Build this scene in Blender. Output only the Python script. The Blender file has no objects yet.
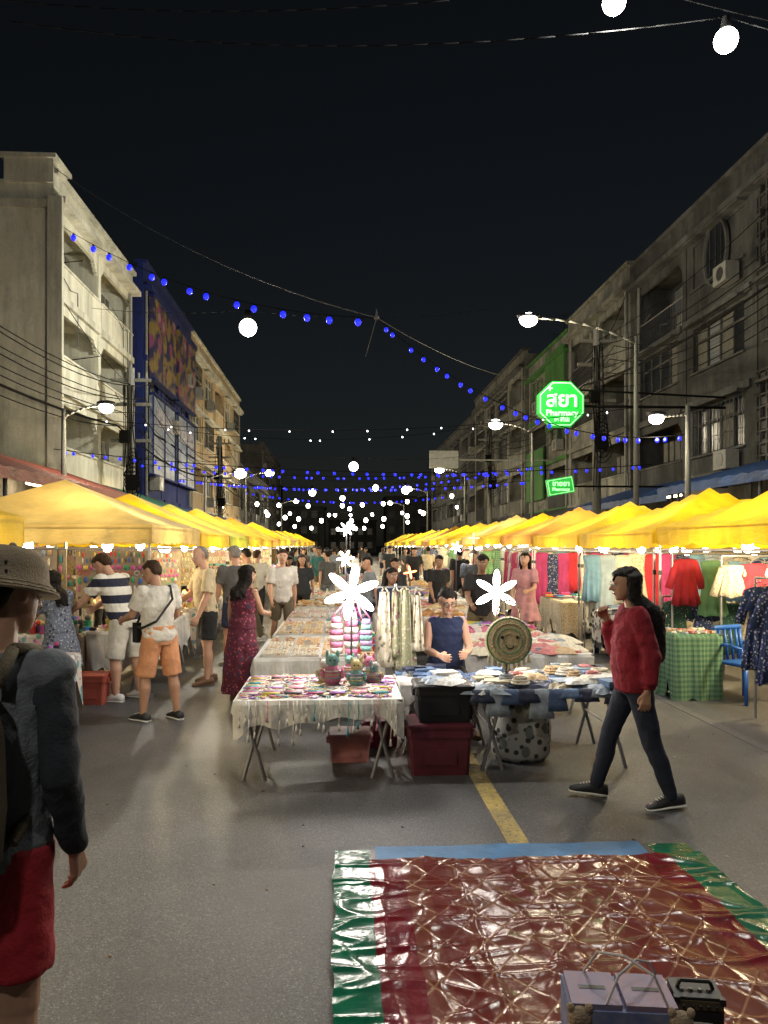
import bpy, math, random
from mathutils import Vector, Matrix
from mathutils import noise as NZ
from math import sin, cos, pi, radians
R = random.Random(11)
S = bpy.context.scene
V = Vector

# ------------------------------------------------------------------ materials
def mk(name):
    m = bpy.data.materials.new(name); m.use_nodes = True
    nt = m.node_tree; b = nt.nodes['Principled BSDF']
    return m, nt, b
def rgb(c): return (c[0], c[1], c[2], 1)
def mixc(nt, fac, a, b, mode='MIX'):
    n = nt.nodes.new('ShaderNodeMix'); n.data_type = 'RGBA'; n.blend_type = mode
    for i, x in ((0, fac), (6, a), (7, b)):
        if isinstance(x, bpy.types.NodeSocket): nt.links.new(x, n.inputs[i])
        else: n.inputs[i].default_value = x if i == 0 else rgb(x)
    return n.outputs[2]
def tc(nt, scale=(1, 1, 1), out='Object', rot=(0, 0, 0)):
    t = nt.nodes.new('ShaderNodeTexCoord'); mp = nt.nodes.new('ShaderNodeMapping')
    mp.inputs['Scale'].default_value = scale; mp.inputs['Rotation'].default_value = rot
    nt.links.new(t.outputs[out], mp.inputs[0]); return mp.outputs[0]
def noi(nt, scale, detail=4, vec=None, rough=.6):
    n = nt.nodes.new('ShaderNodeTexNoise'); n.inputs['Scale'].default_value = scale
    n.inputs['Detail'].default_value = detail; n.inputs['Roughness'].default_value = rough
    nt.links.new(vec if vec else tc(nt), n.inputs['Vector']); return n.outputs[0]
def ramp(nt, src, a, b, ca=0, cb=1):
    n = nt.nodes.new('ShaderNodeMapRange'); n.inputs[1].default_value = a; n.inputs[2].default_value = b
    n.inputs[3].default_value = ca; n.inputs[4].default_value = cb
    nt.links.new(src, n.inputs[0]); return n.outputs[0]
def mth(nt, op, a, b=None):
    n = nt.nodes.new('ShaderNodeMath'); n.operation = op
    for i, x in enumerate((a, b)):
        if x is None: continue
        if isinstance(x, bpy.types.NodeSocket): nt.links.new(x, n.inputs[i])
        else: n.inputs[i].default_value = x
    return n.outputs[0]
def bump(nt, b, h, st=.3, dist=.02):
    n = nt.nodes.new('ShaderNodeBump'); n.inputs['Strength'].default_value = st; n.inputs['Distance'].default_value = dist
    nt.links.new(h, n.inputs['Height']); nt.links.new(n.outputs[0], b.inputs['Normal'])
def M(name, col, rough=.6, metal=0, col2=None, ns=6, bs=0, bscale=40, spec=.4):
    m, nt, b = mk(name)
    if col2 is None: col2 = [c*.72 for c in col]
    f = ramp(nt, noi(nt, ns), .35, .65)
    nt.links.new(mixc(nt, f, col, col2), b.inputs['Base Color'])
    b.inputs['Roughness'].default_value = rough; b.inputs['Metallic'].default_value = metal
    b.inputs['Specular IOR Level'].default_value = spec
    if bs: bump(nt, b, noi(nt, bscale), bs)
    return m
def E(name, col, st):
    m, nt, b = mk(name)
    b.inputs['Base Color'].default_value = rgb(col)
    b.inputs['Emission Color'].default_value = rgb(col); b.inputs['Emission Strength'].default_value = st
    return m
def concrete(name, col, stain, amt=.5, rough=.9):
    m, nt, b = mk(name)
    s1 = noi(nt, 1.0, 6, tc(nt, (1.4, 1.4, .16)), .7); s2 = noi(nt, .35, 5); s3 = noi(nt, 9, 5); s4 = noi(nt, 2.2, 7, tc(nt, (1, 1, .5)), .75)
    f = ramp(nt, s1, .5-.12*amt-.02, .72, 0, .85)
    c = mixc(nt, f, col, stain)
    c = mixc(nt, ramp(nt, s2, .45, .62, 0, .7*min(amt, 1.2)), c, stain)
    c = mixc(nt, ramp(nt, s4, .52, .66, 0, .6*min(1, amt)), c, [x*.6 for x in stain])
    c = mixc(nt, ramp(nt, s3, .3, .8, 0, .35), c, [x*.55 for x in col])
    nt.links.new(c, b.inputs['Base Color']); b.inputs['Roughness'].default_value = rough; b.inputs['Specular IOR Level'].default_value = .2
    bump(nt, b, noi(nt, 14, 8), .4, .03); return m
def fabric_canopy(name, col, tr=.45):
    m, nt, b = mk(name)
    out = nt.nodes['Material Output']; t = nt.nodes.new('ShaderNodeBsdfTranslucent'); mx = nt.nodes.new('ShaderNodeMixShader')
    c = mixc(nt, ramp(nt, noi(nt, 1.6, 6), .4, .7), col, [x*.6 for x in col])
    nt.links.new(c, b.inputs['Base Color']); nt.links.new(c, t.inputs[0]); b.inputs['Roughness'].default_value = .65
    mx.inputs[0].default_value = tr
    nt.links.new(b.outputs[0], mx.inputs[1]); nt.links.new(t.outputs[0], mx.inputs[2]); nt.links.new(mx.outputs[0], out.inputs[0])
    bump(nt, b, noi(nt, 3, 4, tc(nt, (1, 1, 3))), .6, .06)
    return m
def stripes(name, a, b_, freq, axis=2, thr=0., ph=0.):
    m, nt, b = mk(name); sp = nt.nodes.new('ShaderNodeSeparateXYZ'); nt.links.new(tc(nt), sp.inputs[0])
    s = mth(nt, 'SINE', mth(nt, 'ADD', mth(nt, 'MULTIPLY', sp.outputs[axis], freq), ph)); g = mth(nt, 'GREATER_THAN', s, thr)
    nt.links.new(mixc(nt, g, a, b_), b.inputs['Base Color']); b.inputs['Roughness'].default_value = .9
    bump(nt, b, noi(nt, 25), .3); return m
def floral(name, base, c1, c2, scale=28, amt=.55):
    m, nt, b = mk(name)
    v = nt.nodes.new('ShaderNodeTexVoronoi'); v.inputs['Scale'].default_value = scale; nt.links.new(tc(nt), v.inputs['Vector'])
    v2 = nt.nodes.new('ShaderNodeTexVoronoi'); v2.inputs['Scale'].default_value = scale*.45; nt.links.new(tc(nt, (1.3, 1.1, 1)), v2.inputs['Vector'])
    c = mixc(nt, ramp(nt, v.outputs[0], amt*.6, amt*.45), base, c1)
    c = mixc(nt, ramp(nt, v2.outputs[0], amt*.55, amt*.4), c, c2)
    nt.links.new(c, b.inputs['Base Color']); b.inputs['Roughness'].default_value = .85; return m
def plaid(name, a, b_, freq):
    m, nt, b = mk(name); sp = nt.nodes.new('ShaderNodeSeparateXYZ'); nt.links.new(tc(nt), sp.inputs[0])
    s = ramp(nt, mth(nt, 'SINE', mth(nt, 'MULTIPLY', mth(nt, 'ADD', sp.outputs[0], sp.outputs[1]), freq)), -.1, .1); t = ramp(nt, mth(nt, 'SINE', mth(nt, 'MULTIPLY', sp.outputs[2], freq)), -.1, .1)
    f = mth(nt, 'MULTIPLY', mth(nt, 'ADD', s, t), .5)
    nt.links.new(mixc(nt, f, a, b_), b.inputs['Base Color']); b.inputs['Roughness'].default_value = .9; return m

white = M('white_paint', (.75, .74, .7), .6); metal = M('galvanised_metal', (.35, .35, .37), .45, .8)
dmetal = M('dark_metal', (.06, .06, .065), .5, .6); black = M('black_plastic', (.015, .015, .017), .45)
glass = M('dark_glass', (.012, .014, .018), .28, 0, spec=.35); wood = M('wood', (.28, .16, .08), .6)
wire_m = M('cable_rubber', (.006, .006, .006), .9, spec=.05)
shutter = stripes('roller_shutter', (.08, .085, .09), (.12, .125, .13), 50); curtain = M('curtain', (.1, .095, .08), .9)
bulb_w = E('bulb_white', (1, .97, .88), 18); bulb_b = E('bulb_blue', (.012, .02, .9), 1.5); bulb_warm = E('bulb_warm', (1, .8, .5), 12)
bulb_red = E('bulb_red', (1, .22, .1), 6); star_e = E('led_petal', (1, .93, .88), 12); bulb_s = E('bulb_small', (.9, .95, 1), 5)

# ------------------------------------------------------------------ mesh builder
class MB:
    def __init__(s): s.v = []; s.f = []; s.m = []
    def add(s, vs, fs, m=0):
        o = len(s.v); s.v += [tuple(v) for v in vs]; s.f += [tuple(i+o for i in f) for f in fs]; s.m += [m]*len(fs)
    def box(s, c, d, m=0, rz=0, mat=None):
        c = V(c); vs = []
        for x in (-1, 1):
            for y in (-1, 1):
                for z in (-1, 1):
                    p = V((x*d[0]/2, y*d[1]/2, z*d[2]/2))
                    if mat: p = mat @ p
                    elif rz: p = V((p.x*cos(rz)-p.y*sin(rz), p.x*sin(rz)+p.y*cos(rz), p.z))
                    vs.append(c+p)
        s.add(vs, [(0, 1, 3, 2), (4, 6, 7, 5), (0, 4, 5, 1), (2, 3, 7, 6), (0, 2, 6, 4), (1, 5, 7, 3)], m)
    def bx(s, x0, x1, y0, y1, z0, z1, m=0): s.box(((x0+x1)/2, (y0+y1)/2, (z0+z1)/2), (abs(x1-x0), abs(y1-y0), abs(z1-z0)), m)
    def loft(s, rings, m=0, cap=True):
        n = len(rings[0]); vs = [p for r in rings for p in r]; fs = []
        for i in range(len(rings)-1):
            for j in range(n):
                k = (j+1) % n; fs.append((i*n+j, i*n+k, (i+1)*n+k, (i+1)*n+j))
        if cap: fs.append(tuple(range(n))[::-1]); fs.append(tuple(range((len(rings)-1)*n, len(rings)*n)))
        s.add(vs, fs, m)
    def tube(s, a, b, ra, rb=None, n=10, m=0, rnd=False, hint=(1, 0, 0), fu=1, fv=1):
        a = V(a); b = V(b); rb = ra if rb is None else rb
        w = (b-a); L = w.length
        if L < 1e-6: w = V((0, 0, 1))
        else: w = w/L
        h = V(hint)
        if abs(h.dot(w)) > .95: h = V((0, 1, 0)) if abs(w.y) < .9 else V((0, 0, 1))
        u = (h - w*h.dot(w)).normalized(); v = w.cross(u)
        st = []
        if rnd:
            for k in (80, 50, 25): st.append((a-w*ra*sin(radians(k)), ra*cos(radians(k))))
        st += [(a, ra), (b, rb)]
        if rnd:
            for k in (25, 50, 80): st.append((b+w*rb*sin(radians(k)), rb*cos(radians(k))))
        s.loft([[c+(u*cos(2*pi*j/n)*fu+v*sin(2*pi*j/n)*fv)*r for j in range(n)] for c, r in st], m)
    def ell(s, c, r, n=12, k=8, m=0, mat=None):
        c = V(c); rings = []
        for i in range(k+1):
            t = -pi/2+pi*(i+.08)/(k+.16); ring = []
            for j in range(n):
                p = V((r[0]*cos(t)*cos(2*pi*j/n), r[1]*cos(t)*sin(2*pi*j/n), r[2]*sin(t)))
                ring.append(c+(mat @ p if mat else p))
            rings.append(ring)
        s.loft(rings, m)
    def path(s, pts, r, n=6, m=0):
        for a, b in zip(pts, pts[1:]): s.tube(a, b, r, r, n, m)
    def obj(s, name, mats, parent=None, smooth=False, loc=None):
        me = bpy.data.meshes.new(name); me.from_pydata(s.v, [], s.f)
        for mt in (mats if isinstance(mats, (list, tuple)) else [mats]): me.materials.append(mt)
        me.polygons.foreach_set('material_index', s.m)
        if smooth: me.polygons.foreach_set('use_smooth', [True]*len(s.f))
        me.update(); o = bpy.data.objects.new(name, me); S.collection.objects.link(o)
        if parent: o.parent = parent
        if loc: o.location = loc
        return o
def empty(name, loc=(0, 0, 0), rz=0):
    e = bpy.data.objects.new(name, None); S.collection.objects.link(e); e.location = loc; e.rotation_euler[2] = rz; return e
def light(name, loc, p, col=(1, .95, .85), r=.08, parent=None, kind='POINT'):
    l = bpy.data.lights.new(name, kind); l.energy = p; l.color = col; l.shadow_soft_size = r
    o = bpy.data.objects.new(name, l); o.location = loc; S.collection.objects.link(o)
    if parent: o.parent = parent
    return o

# ------------------------------------------------------------------ world, camera
w = bpy.data.worlds.new('World'); S.world = w; w.use_nodes = True
nt = w.node_tree; bg = nt.nodes['Background']; sky = nt.nodes.new('ShaderNodeTexSky'); sky.sky_type = 'NISHITA'
sky.sun_disc = False; sky.sun_elevation = radians(12); sky.sun_rotation = radians(200)
hs = nt.nodes.new('ShaderNodeHueSaturation'); hs.inputs['Saturation'].default_value = .65; nt.links.new(sky.outputs[0], hs.inputs['Color'])
nt.links.new(hs.outputs[0], bg.inputs[0]); bg.inputs[1].default_value = .0023
sun = bpy.data.lights.new('moon', 'SUN'); sun.energy = .012; sun.angle = radians(.5); so = bpy.data.objects.new('moon', sun)
so.rotation_euler = (radians(55), 0, radians(-20)); S.collection.objects.link(so); sun.color = (1, .95, .88)
cam = bpy.data.cameras.new('camera'); co = bpy.data.objects.new('camera', cam); S.collection.objects.link(co); S.camera = co
co.location = (0, 0, 1.75); co.rotation_euler = (radians(90), 0, radians(-3.26))
cam.sensor_fit = 'VERTICAL'; cam.sensor_height = 24; cam.lens = 24*773/1024; cam.shift_y = 33/1024; cam.clip_end = 1500; cam.clip_start = .05
S.view_settings.view_transform = 'Standard'; S.view_settings.look = 'None'; S.view_settings.exposure = 0

# ------------------------------------------------------------------ ground
m, nt, b = mk('asphalt')
n1 = noi(nt, 55, 8, rough=.95); n2 = noi(nt, .45, 7); n3 = noi(nt, 3.5, 7)
vo = nt.nodes.new('ShaderNodeTexVoronoi'); vo.inputs['Scale'].default_value = 150; nt.links.new(tc(nt), vo.inputs['Vector'])
sepc = nt.nodes.new('ShaderNodeSeparateColor'); nt.links.new(vo.outputs['Color'], sepc.inputs[0])
c = mixc(nt, ramp(nt, n1, .4, .62), (.028, .029, .032), (.12, .12, .125))
c = mixc(nt, ramp(nt, sepc.outputs[0], .84, .95, 0, .65), c, (.24, .24, .235)); c = mixc(nt, ramp(nt, sepc.outputs[1], .62, .78, 0, .7), c, (.015, .015, .016))
c = mixc(nt, ramp(nt, n2, .42, .6, 0, .5), c, (.04, .041, .045)); c = mixc(nt, ramp(nt, n3, .54, .72, 0, .3), c, (.11, .108, .105))
n4 = noi(nt, 1.1, 5, tc(nt, (2.5, .5, 1))); c = mixc(nt, ramp(nt, n4, .6, .7, 0, .4), c, (.025, .025, .027))
nt.links.new(c, b.inputs['Base Color']); nt.links.new(ramp(nt, n2, .3, .7, .36, .56), b.inputs['Roughness'])
bump(nt, b, mth(nt, 'ADD', sepc.outputs[2], n1), .6, .007); asphalt = m
g = MB(); g.add([(-400, -60, 0), (400, -60, 0), (400, 1200, 0), (-400, 1200, 0)], [(0, 1, 2, 3)]); g.obj('ground', asphalt)
def worn(name, col, under=(.06, .06, .062), lo=.42, hi=.58):
    m, nt, b = mk(name); f = ramp(nt, noi(nt, 26, 9, rough=.8), lo, hi); f2 = ramp(nt, noi(nt, 2.5, 4), .4, .65, 0, .6)
    c = mixc(nt, f, col, under); c = mixc(nt, f2, c, under); nt.links.new(c, b.inputs['Base Color']); b.inputs['Roughness'].default_value = .65; bump(nt, b, noi(nt, 80, 5), .5, .01); return m
g = MB(); g.bx(.98, 1.11, 1, 120, .0, .004); g.obj('road_centre_line', worn('yellow_road_paint', (.44, .32, .08), lo=.48, hi=.64))
wmark = worn('worn_white_paint', (.16, .16, .155), lo=.33, hi=.48)
for x in (-2.9, 3.6):
    g = MB(); g.bx(x, x+.1, 1, 120, 0, .004); g.obj('road_edge_line', wmark)
pave = concrete('paving', (.25, .24, .22), (.08, .08, .07), .5)
for nm, x0, x1 in (('pavement', -9, -5.6), ('pavement', 7.6, 11.5)):
    g = MB(); g.bx(x0, x1, -5, 130, 0, .14); kx = x1 if x0 < 0 else x0
    g.bx(kx-.08 if x0 > 0 else kx, kx if x0 > 0 else kx+.08, -5, 130, 0, .135); g.obj(nm, pave)
g = MB(); rr = random.Random(21)
for i in range(90):
    x = rr.uniform(-2, 3.5); y = rr.uniform(2.4, 12); a = rr.uniform(0, 3); s_ = rr.uniform(.005, .012)
    g.box((x, y, .004), (s_*2, s_, .004), rr.randrange(3), a)
g.obj('litter', [M('paper_scrap', (.4, .4, .36), .9), M('dry_leaf', (.16, .1, .04), .9), M('dark_scrap', (.03, .03, .03), .8)])

# ------------------------------------------------------------------ buildings
def building(name, side, xf, y0, y1, H, floors, bays, wall, trim, styles, depth=12, gf=3.7, parapet=.9, seed=0):
    rr = random.Random(seed)
    e = empty(name); s = side
    def X(d): return xf + s*d
    wl = MB(); tr = MB(); wn = MB(); dt = MB()
    fh = (H-gf-parapet)/(floors-1); bw = (y1-y0)/bays
    wl.bx(X(1.3), X(depth), y0+.02, y1-.02, 0, H-parapet-.15)
    wl.bx(X(.0), X(depth-.01), y0, y0+.25, 0, H-.3); wl.bx(X(0), X(depth-.01), y1-.25, y1, 0, H-.3)
    wl.bx(X(-.02), X(.22), y0+.001, y1-.001, H-parapet, H)
    tr.bx(X(-.16), X(.3), y0-.03, y1+.03, H-.12, H+.02); tr.bx(X(-.35), X(0.1), y0+.01, y1-.01, H-parapet-.22, H-parapet-.04)
    wl.bx(X(.22), X(depth-.05), y0+.01, y1-.01, H-parapet-.149, H-parapet-.0)
    for i in range(bays):
        a = y0+i*bw; c = a+bw
        wl.bx(X(-.03), X(1.3), a-.13 if i else a+.26, a+.13 if i else a+.4, 0, H-parapet-.23)
        for f in range(1, floors):
            z = gf+(f-1)*fh; zt = z+fh; st = styles[(i+f*bays) % len(styles)] if isinstance(styles, (list, tuple)) else styles
            tr.bx(X(-.12), X(1.31), a+.135, c-.135, z-.22, z)
            if st in ('balcony', 'rail'):
                if st == 'balcony': wl.bx(X(-.05), X(.1), a+.14, c-.14, z+.001, z+.85); tr.bx(X(-.09), X(.14), a+.14, c-.14, z+.851, z+.92)
                else:
                    k = int(bw/.14)
                    for q in range(k):
                        yy = a+.2+q*(bw-.4)/(k-1); dt.tube((X(0), yy, z), (X(0), yy, z+1.), .012, n=4)
                    dt.tube((X(0), a+.15, z+1), (X(0), c-.15, z+1), .03, n=4)
                wn.bx(X(1.27), X(1.295), a+.7, c-.7, z+.1, z+2.3, rr.choice((0, 0, 2, 1)))
                for yy in (a+.7, (a+c)/2, c-.7): tr.bx(X(1.22), X(1.268), yy-.04, yy+.04, z+.1, z+2.3)
                tr.bx(X(1.215), X(1.26), a+.66, c-.66, z+2.3, z+2.38)
                wl.bx(X(0), X(.12), a+.14, c-.14, zt-.5, zt-.221)
                for yy, sg in ((a+.14, 1), (c-.14, -1)):
                    for q in range(4): wl.bx(X(.003), X(.118), yy, yy+sg*(.36-.1*q), zt-.5-.1*(q+1), zt-.5-.1*q)
                if rr.random() < .5: dt.bx(X(.3), X(.7), a+.5, a+1.25, z+.1, z+.65, 1)
                if rr.random() < .4:
                    for q in range(4): dt.bx(X(.5), X(.53), a+1+q*.5, a+1.35+q*.5, z+1.1, z+1.8, 2)
            else:
                wl.bx(X(0), X(.2), a+.14, c-.14, z+.001, z+.9); wl.bx(X(0.001), X(.2), a+.14, c-.14, z+2.35, zt-.221)
                wl.bx(X(0.001), X(.2), a+.14, a+.6, z+.9, z+2.35); wl.bx(X(0.001), X(.2), c-.6, c-.14, z+.9, z+2.35)
                wn.bx(X(.16), X(.19), a+.6, c-.6, z+.9, z+2.35, 0 if st != 'shut' else 1)
                nb = max(2, int((bw-1.2)/.8))
                for q in range(nb+1):
                    yy = a+.6+q*(bw-1.2)/nb; tr.bx(X(.1), X(.158), yy-.035, yy+.035, z+.9, z+2.35)
                for q in range(nb):
                    if rr.random() < .35: yy = a+.6+q*(bw-1.2)/nb; wn.bx(X(.152), X(.159), yy+.04, yy+(bw-1.2)/nb-.04, z+.95, z+2.3, rr.choice((2, 1)))
                tr.bx(X(.095), X(.15), a+.6, c-.6, z+1.85, z+1.92)
                tr.bx(X(-.1), X(.1), a+.5, c-.5, z+.84, z+.9); tr.bx(X(-.3), X(.0), a+.45, c-.45, z+2.42, z+2.5)
                if st == 'grill':
                    for q in range(14):
                        yy = a+.6+q*(bw-1.2)/13; dt.tube((X(-.05), yy, z+.92), (X(-.05), yy, z+2.4), .013, n=4)
                    for zz in (z+.93, z+1.4, z+1.9, z+2.35): dt.tube((X(-.05), a+.55, zz), (X(-.05), c-.55, zz), .014, n=4)
                if st == 'arch':
                    cy = (a+c)/2
                    wl.bx(X(.05), X(.155), a+.6, c-.6, z+.9, z+2.35)
                    for q in range(20):
                        t0 = pi*q/20*2; t1 = pi*(q+1)/20*2; r_ = .72
                        tr.tube((X(-.04), cy+r_*cos(t0), z+1.6+1.0*sin(t0)), (X(-.04), cy+r_*cos(t1), z+1.6+1.0*sin(t1)), .07, n=5)
                    wn.loft([[V((X(d), cy+.7*cos(t*pi/12), z+1.6+.98*sin(t*pi/12))) for t in range(24)] for d in ((-.03, .02) if s < 0 else (.02, -.03))], 0)
                    for k in (-.35, 0, .35): dt.tube((X(-.05), cy+k, z+.75), (X(-.05), cy+k, z+2.45), .02, n=4)
                if st == 'breeze':
                    for q in range(int((bw-.7)/.33)+1):
                        for k in range(8):
                            yy = a+.35+q*.33; zz = z+.3+k*.33; dt.bx(X(-.12), X(-.04), yy-.03, yy+.03, zz-.16, zz+.16, 3)
                            if (q+k) % 2: dt.bx(X(-.1), X(-.05), yy+.05, yy+.28, zz-.1, zz+.1, 3)
                    for k in range(9): dt.bx(X(-.13), X(-.03), a+.3, c-.3, z+.12+k*.33, z+.17+k*.33, 3)
                if rr.random() < .45: dt.bx(X(-.5), X(-.1), a+.7, a+1.45, z+.25, z+.8, 1); dt.tube((X(-.51), a+1.05, z+.52), (X(-.5), a+1.05, z+.52), .2, n=14, m=0)
        wn.bx(X(.5), X(.55), a+.2, c-.2, .14, 2.9, 3); tr.bx(X(-.05), X(.6), a+.14, c-.14, 2.9, gf-.221)
    dt.tube((X(-.08), y0+.3, 0), (X(-.08), y0+.3, H-1), .05, n=6, m=1)
    dt.tube((X(-.08), y1-.6, 0), (X(-.08), y1-.6, H-1), .05, n=6, m=1)
    for q in range(2):
        ax = X(2+rr.random()*3); ay = y0+rr.random()*(y1-y0); hh = 1.5+rr.random()*2.5
        dt.tube((ax, ay, H-.9), (ax, ay, H+hh), .025, n=4)
        for k in range(5): dt.tube((ax-.5+.06*k, ay, H+hh-.15*k), (ax+.5-.06*k, ay, H+hh-.15*k), .012, n=4)
    for q in range(bays*2):
        yy = y0+rr.random()*(y1-y0-1)+.5; z = gf+rr.random()*(H-gf-2); dt.path([(X(-.06), yy, z), (X(-.1), yy+.6, z-.25), (X(-.07), yy+1.3, z-.1), (X(-.06), yy+1.35, z-1.8)], .012, 4)
    wl.obj('walls', wall, e); tr.obj('ledges_and_frames', trim, e); wn.obj('windows', [glass, shutter, curtain, shutter], e)
    dt.obj('fittings', [dmetal, M('aged_white', (.2, .2, .185), .7), curtain, trim], e)
    return e
cream = concrete('cream_concrete', (.62, .61, .5), (.2, .2, .16), .5); cream2 = concrete('cream_trim', (.6, .59, .5), (.16, .16, .13), .55)
beige = concrete('beige_concrete', (.5, .39, .24), (.13, .1, .07), .45); blue_w = concrete('blue_paint', (.009, .018, .1), (.008, .01, .035), .2)
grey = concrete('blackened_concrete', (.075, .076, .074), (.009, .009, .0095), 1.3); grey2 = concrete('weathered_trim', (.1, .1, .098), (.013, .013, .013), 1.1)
mid = concrete('grey_cream_concrete', (.22, .22, .19), (.024, .024, .022), 1.0); green_w = concrete('green_paint', (.05, .15, .035), (.015, .045, .015), .5)
midl = concrete('distant_wall', (.13, .125, .115), (.03, .03, .03), .9)

A = building('white_shophouse', -1, -8.05, 22.2, 30.5, 12.3, 4, 2, cream, cream2, 'balcony', depth=14, parapet=.7, seed=1)
g = MB(); g.bx(-9.35, -8.0, 22.1, 23.2, 11.9, 12.55); g.bx(-9.45, -7.9, 22.0, 23.3, 12.55, 12.67)
g.bx(-8.15, -7.75, 22.05, 22.2, 3, 11.5)
g.bx(-14.5, -13, 21.9, 22.2, 0, 11.6); g.bx(-21.7, -8.15, 22.08, 22.2, 11.2, 11.42)
g.obj('corner_parapet', cream2, A)
g = MB()
for x, z in ((-11, 8.2), (-11, 4.9), (-12.6, 6)):
    g.bx(x-.5, x+.5, 22.12, 22.19, z-.55, z+.55)
g.obj('gable_windows', glass, A)
Bb = building('blue_building', -1, -7.7, 30.7, 40.4, 12.9, 4, 3, blue_w, blue_w, ['shut', 'window', 'shut'], seed=2)
m, nt, b = mk('billboard_print')
vv = nt.nodes.new('ShaderNodeTexVoronoi'); vv.inputs['Scale'].default_value = .75; nt.links.new(tc(nt), vv.inputs['Vector'])
nb_ = noi(nt, 1.5, 2); c = mixc(nt, ramp(nt, nb_, .47, .53), (.015, .012, .05), (.16, .11, .03)); c = mixc(nt, ramp(nt, vv.outputs[0], .34, .3), c, (.16, .035, .09)); c = mixc(nt, ramp(nt, vv.outputs[0], .2, .16), c, (.2, .16, .14))
nt.links.new(c, b.inputs['Base Color']); b.inputs['Roughness'].default_value = .5; bb_m = m
pale = M('pale_banner_panel', (.17, .2, .24), .6, ns=1.5, col2=(.05, .07, .14))
g = MB()
for a0, a1 in ((31.1, 35.2), (35.8, 39.9)):
    g.bx(-7.55, -7.35, a0, a1, 8.4, 11.6, 0); g.bx(-7.55, -7.4, a0, a1, 4.6, 7.7, 1)
    for z in (4.5, 7.72, 8.3, 11.62): g.bx(-7.56, -7.3, a0-.06, a1+.06, z, z+.08, 2)
    for q in range(3): g.bx(-7.4, -7.36, a0+q*(a1-a0)/2-.03, a0+q*(a1-a0)/2+.03, 4.6, 7.7, 2)
    g.bx(-7.4, -7.37, a0+.5, a1-.5, 6.6, 7.3, 3)
g.obj('billboards', [bb_m, pale, blue_w, M('shop_lettering_band', (.3, .3, .3), .6, ns=3, col2=(.05, .05, .12))], Bb)
building('beige_shophouse', -1, -7.8, 40.6, 60.5, 13.0, 4, 5, beige, cream2, ['window', 'balcony', 'window', 'grill'], seed=3)
building('old_shophouse', -1, -8.0, 60.8, 86, 8.2, 2, 6, midl, midl, ['window', 'balcony'], seed=4)
building('apartment_block', -1, -10.0, 100, 130, 15, 5, 6, midl, midl, ['window', 'balcony'], seed=9)
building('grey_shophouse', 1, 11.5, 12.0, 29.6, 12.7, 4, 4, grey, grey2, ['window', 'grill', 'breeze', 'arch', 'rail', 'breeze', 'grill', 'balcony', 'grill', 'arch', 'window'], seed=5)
building('cream_shophouse', 1, 11.4, 29.8, 38, 12.9, 4, 2, mid, mid, ['balcony', 'rail', 'balcony'], seed=6)
building('green_shophouse', 1, 11.5, 38.2, 46.5, 12.6, 4, 2, mid, green_w, ['balcony', 'window', 'rail'], seed=7)
building('tall_shophouse', 1, 11.3, 46.8, 64, 13.8, 4, 4, mid, grey2, ['balcony', 'grill', 'window', 'rail'], seed=8)
building('weathered_shophouse', 1, 11.5, 64.3, 96, 13, 4, 7, midl, grey2, ['window', 'balcony', 'grill'], seed=10)
g = MB(); g.bx(11.25, 11.35, 38.35, 41.9, 7.9, 12); g.bx(11.25, 11.35, 42.4, 46.2, 4.3, 7.2); g.obj('green_panel', green_w)
for i, (x0, x1, y, h) in enumerate(((-12, -3, 150, 9), (-2.5, 8, 170, 7), (9, 22, 150, 11), (-30, -12.5, 160, 14))):
    e = empty('distant_building'); g = MB(); g.bx(x0, x1, y, y+10, 0, h); g.bx(x0-.3, x1+.3, y-.3, y+10.3, h, h+.3); g.obj('walls', midl, e)
    g = MB()
    for z in range(int(h/3)):
        for q in range(int((x1-x0)/2)): g.bx(x0+.5+q*2, x0+1.6+q*2, y-.05, y-.01, 1+z*3, 2.4+z*3)
    g.obj('windows', glass, e)
def awning(name, side, x, y0, y1, z, mt, out=2.2):
    e = empty(name); g = MB(); s = -side; n = int((y1-y0)/.3)
    for i in range(n):
        a = y0+i*(y1-y0)/n; bq = y0+(i+1)*(y1-y0)/n; dz = .03*(i % 2)
        g.add([(x, a, z+dz), (x, bq, z+.03-dz), (x+s*out, bq, z-.7+.03-dz), (x+s*out, a, z-.7+dz)], [(0, 1, 2, 3)])
        g.add([(x+s*out, a, z-.7+dz), (x+s*out, bq, z-.7+.03-dz), (x+s*out, bq, z-.9), (x+s*out, a, z-.9)], [(0, 1, 2, 3)])
    g.obj('roof_sheet', mt, e); g = MB()
    for i in range(int((y1-y0)/4)+1):
        yy = min(y0+i*4, y1); g.tube((x+s*(out-.15), yy, .1), (x+s*(out-.15), yy, z-.7), .04); g.tube((x, yy, z-.1), (x+s*out, yy, z-.75), .03)
    g.obj('supports', dmetal, e)
blue_t = fabric_canopy('blue_tarpaulin', (.012, .05, .18), .15); redt = fabric_canopy('red_awning_sheet', (.22, .05, .03), .1); grnt = fabric_canopy('green_awning_sheet', (.04, .15, .1), .1)
awning('shop_awning', -1, -7.75, 10, 22, 3.8, redt, 2); awning('shop_awning', -1, -7.75, 22.3, 31, 3.7, grnt, 2); awning('shop_awning', -1, -7.75, 31.5, 50, 3.6, blue_t)
awning('shop_awning', 1, 11.4, 12, 21, 4.0, blue_t, 2.6); awning('shop_awning', 1, 11.4, 21.3, 30, 3.9, blue_t, 2.2); awning('shop_awning', 1, 11.4, 30.5, 60, 3.6, grey2)
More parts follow.
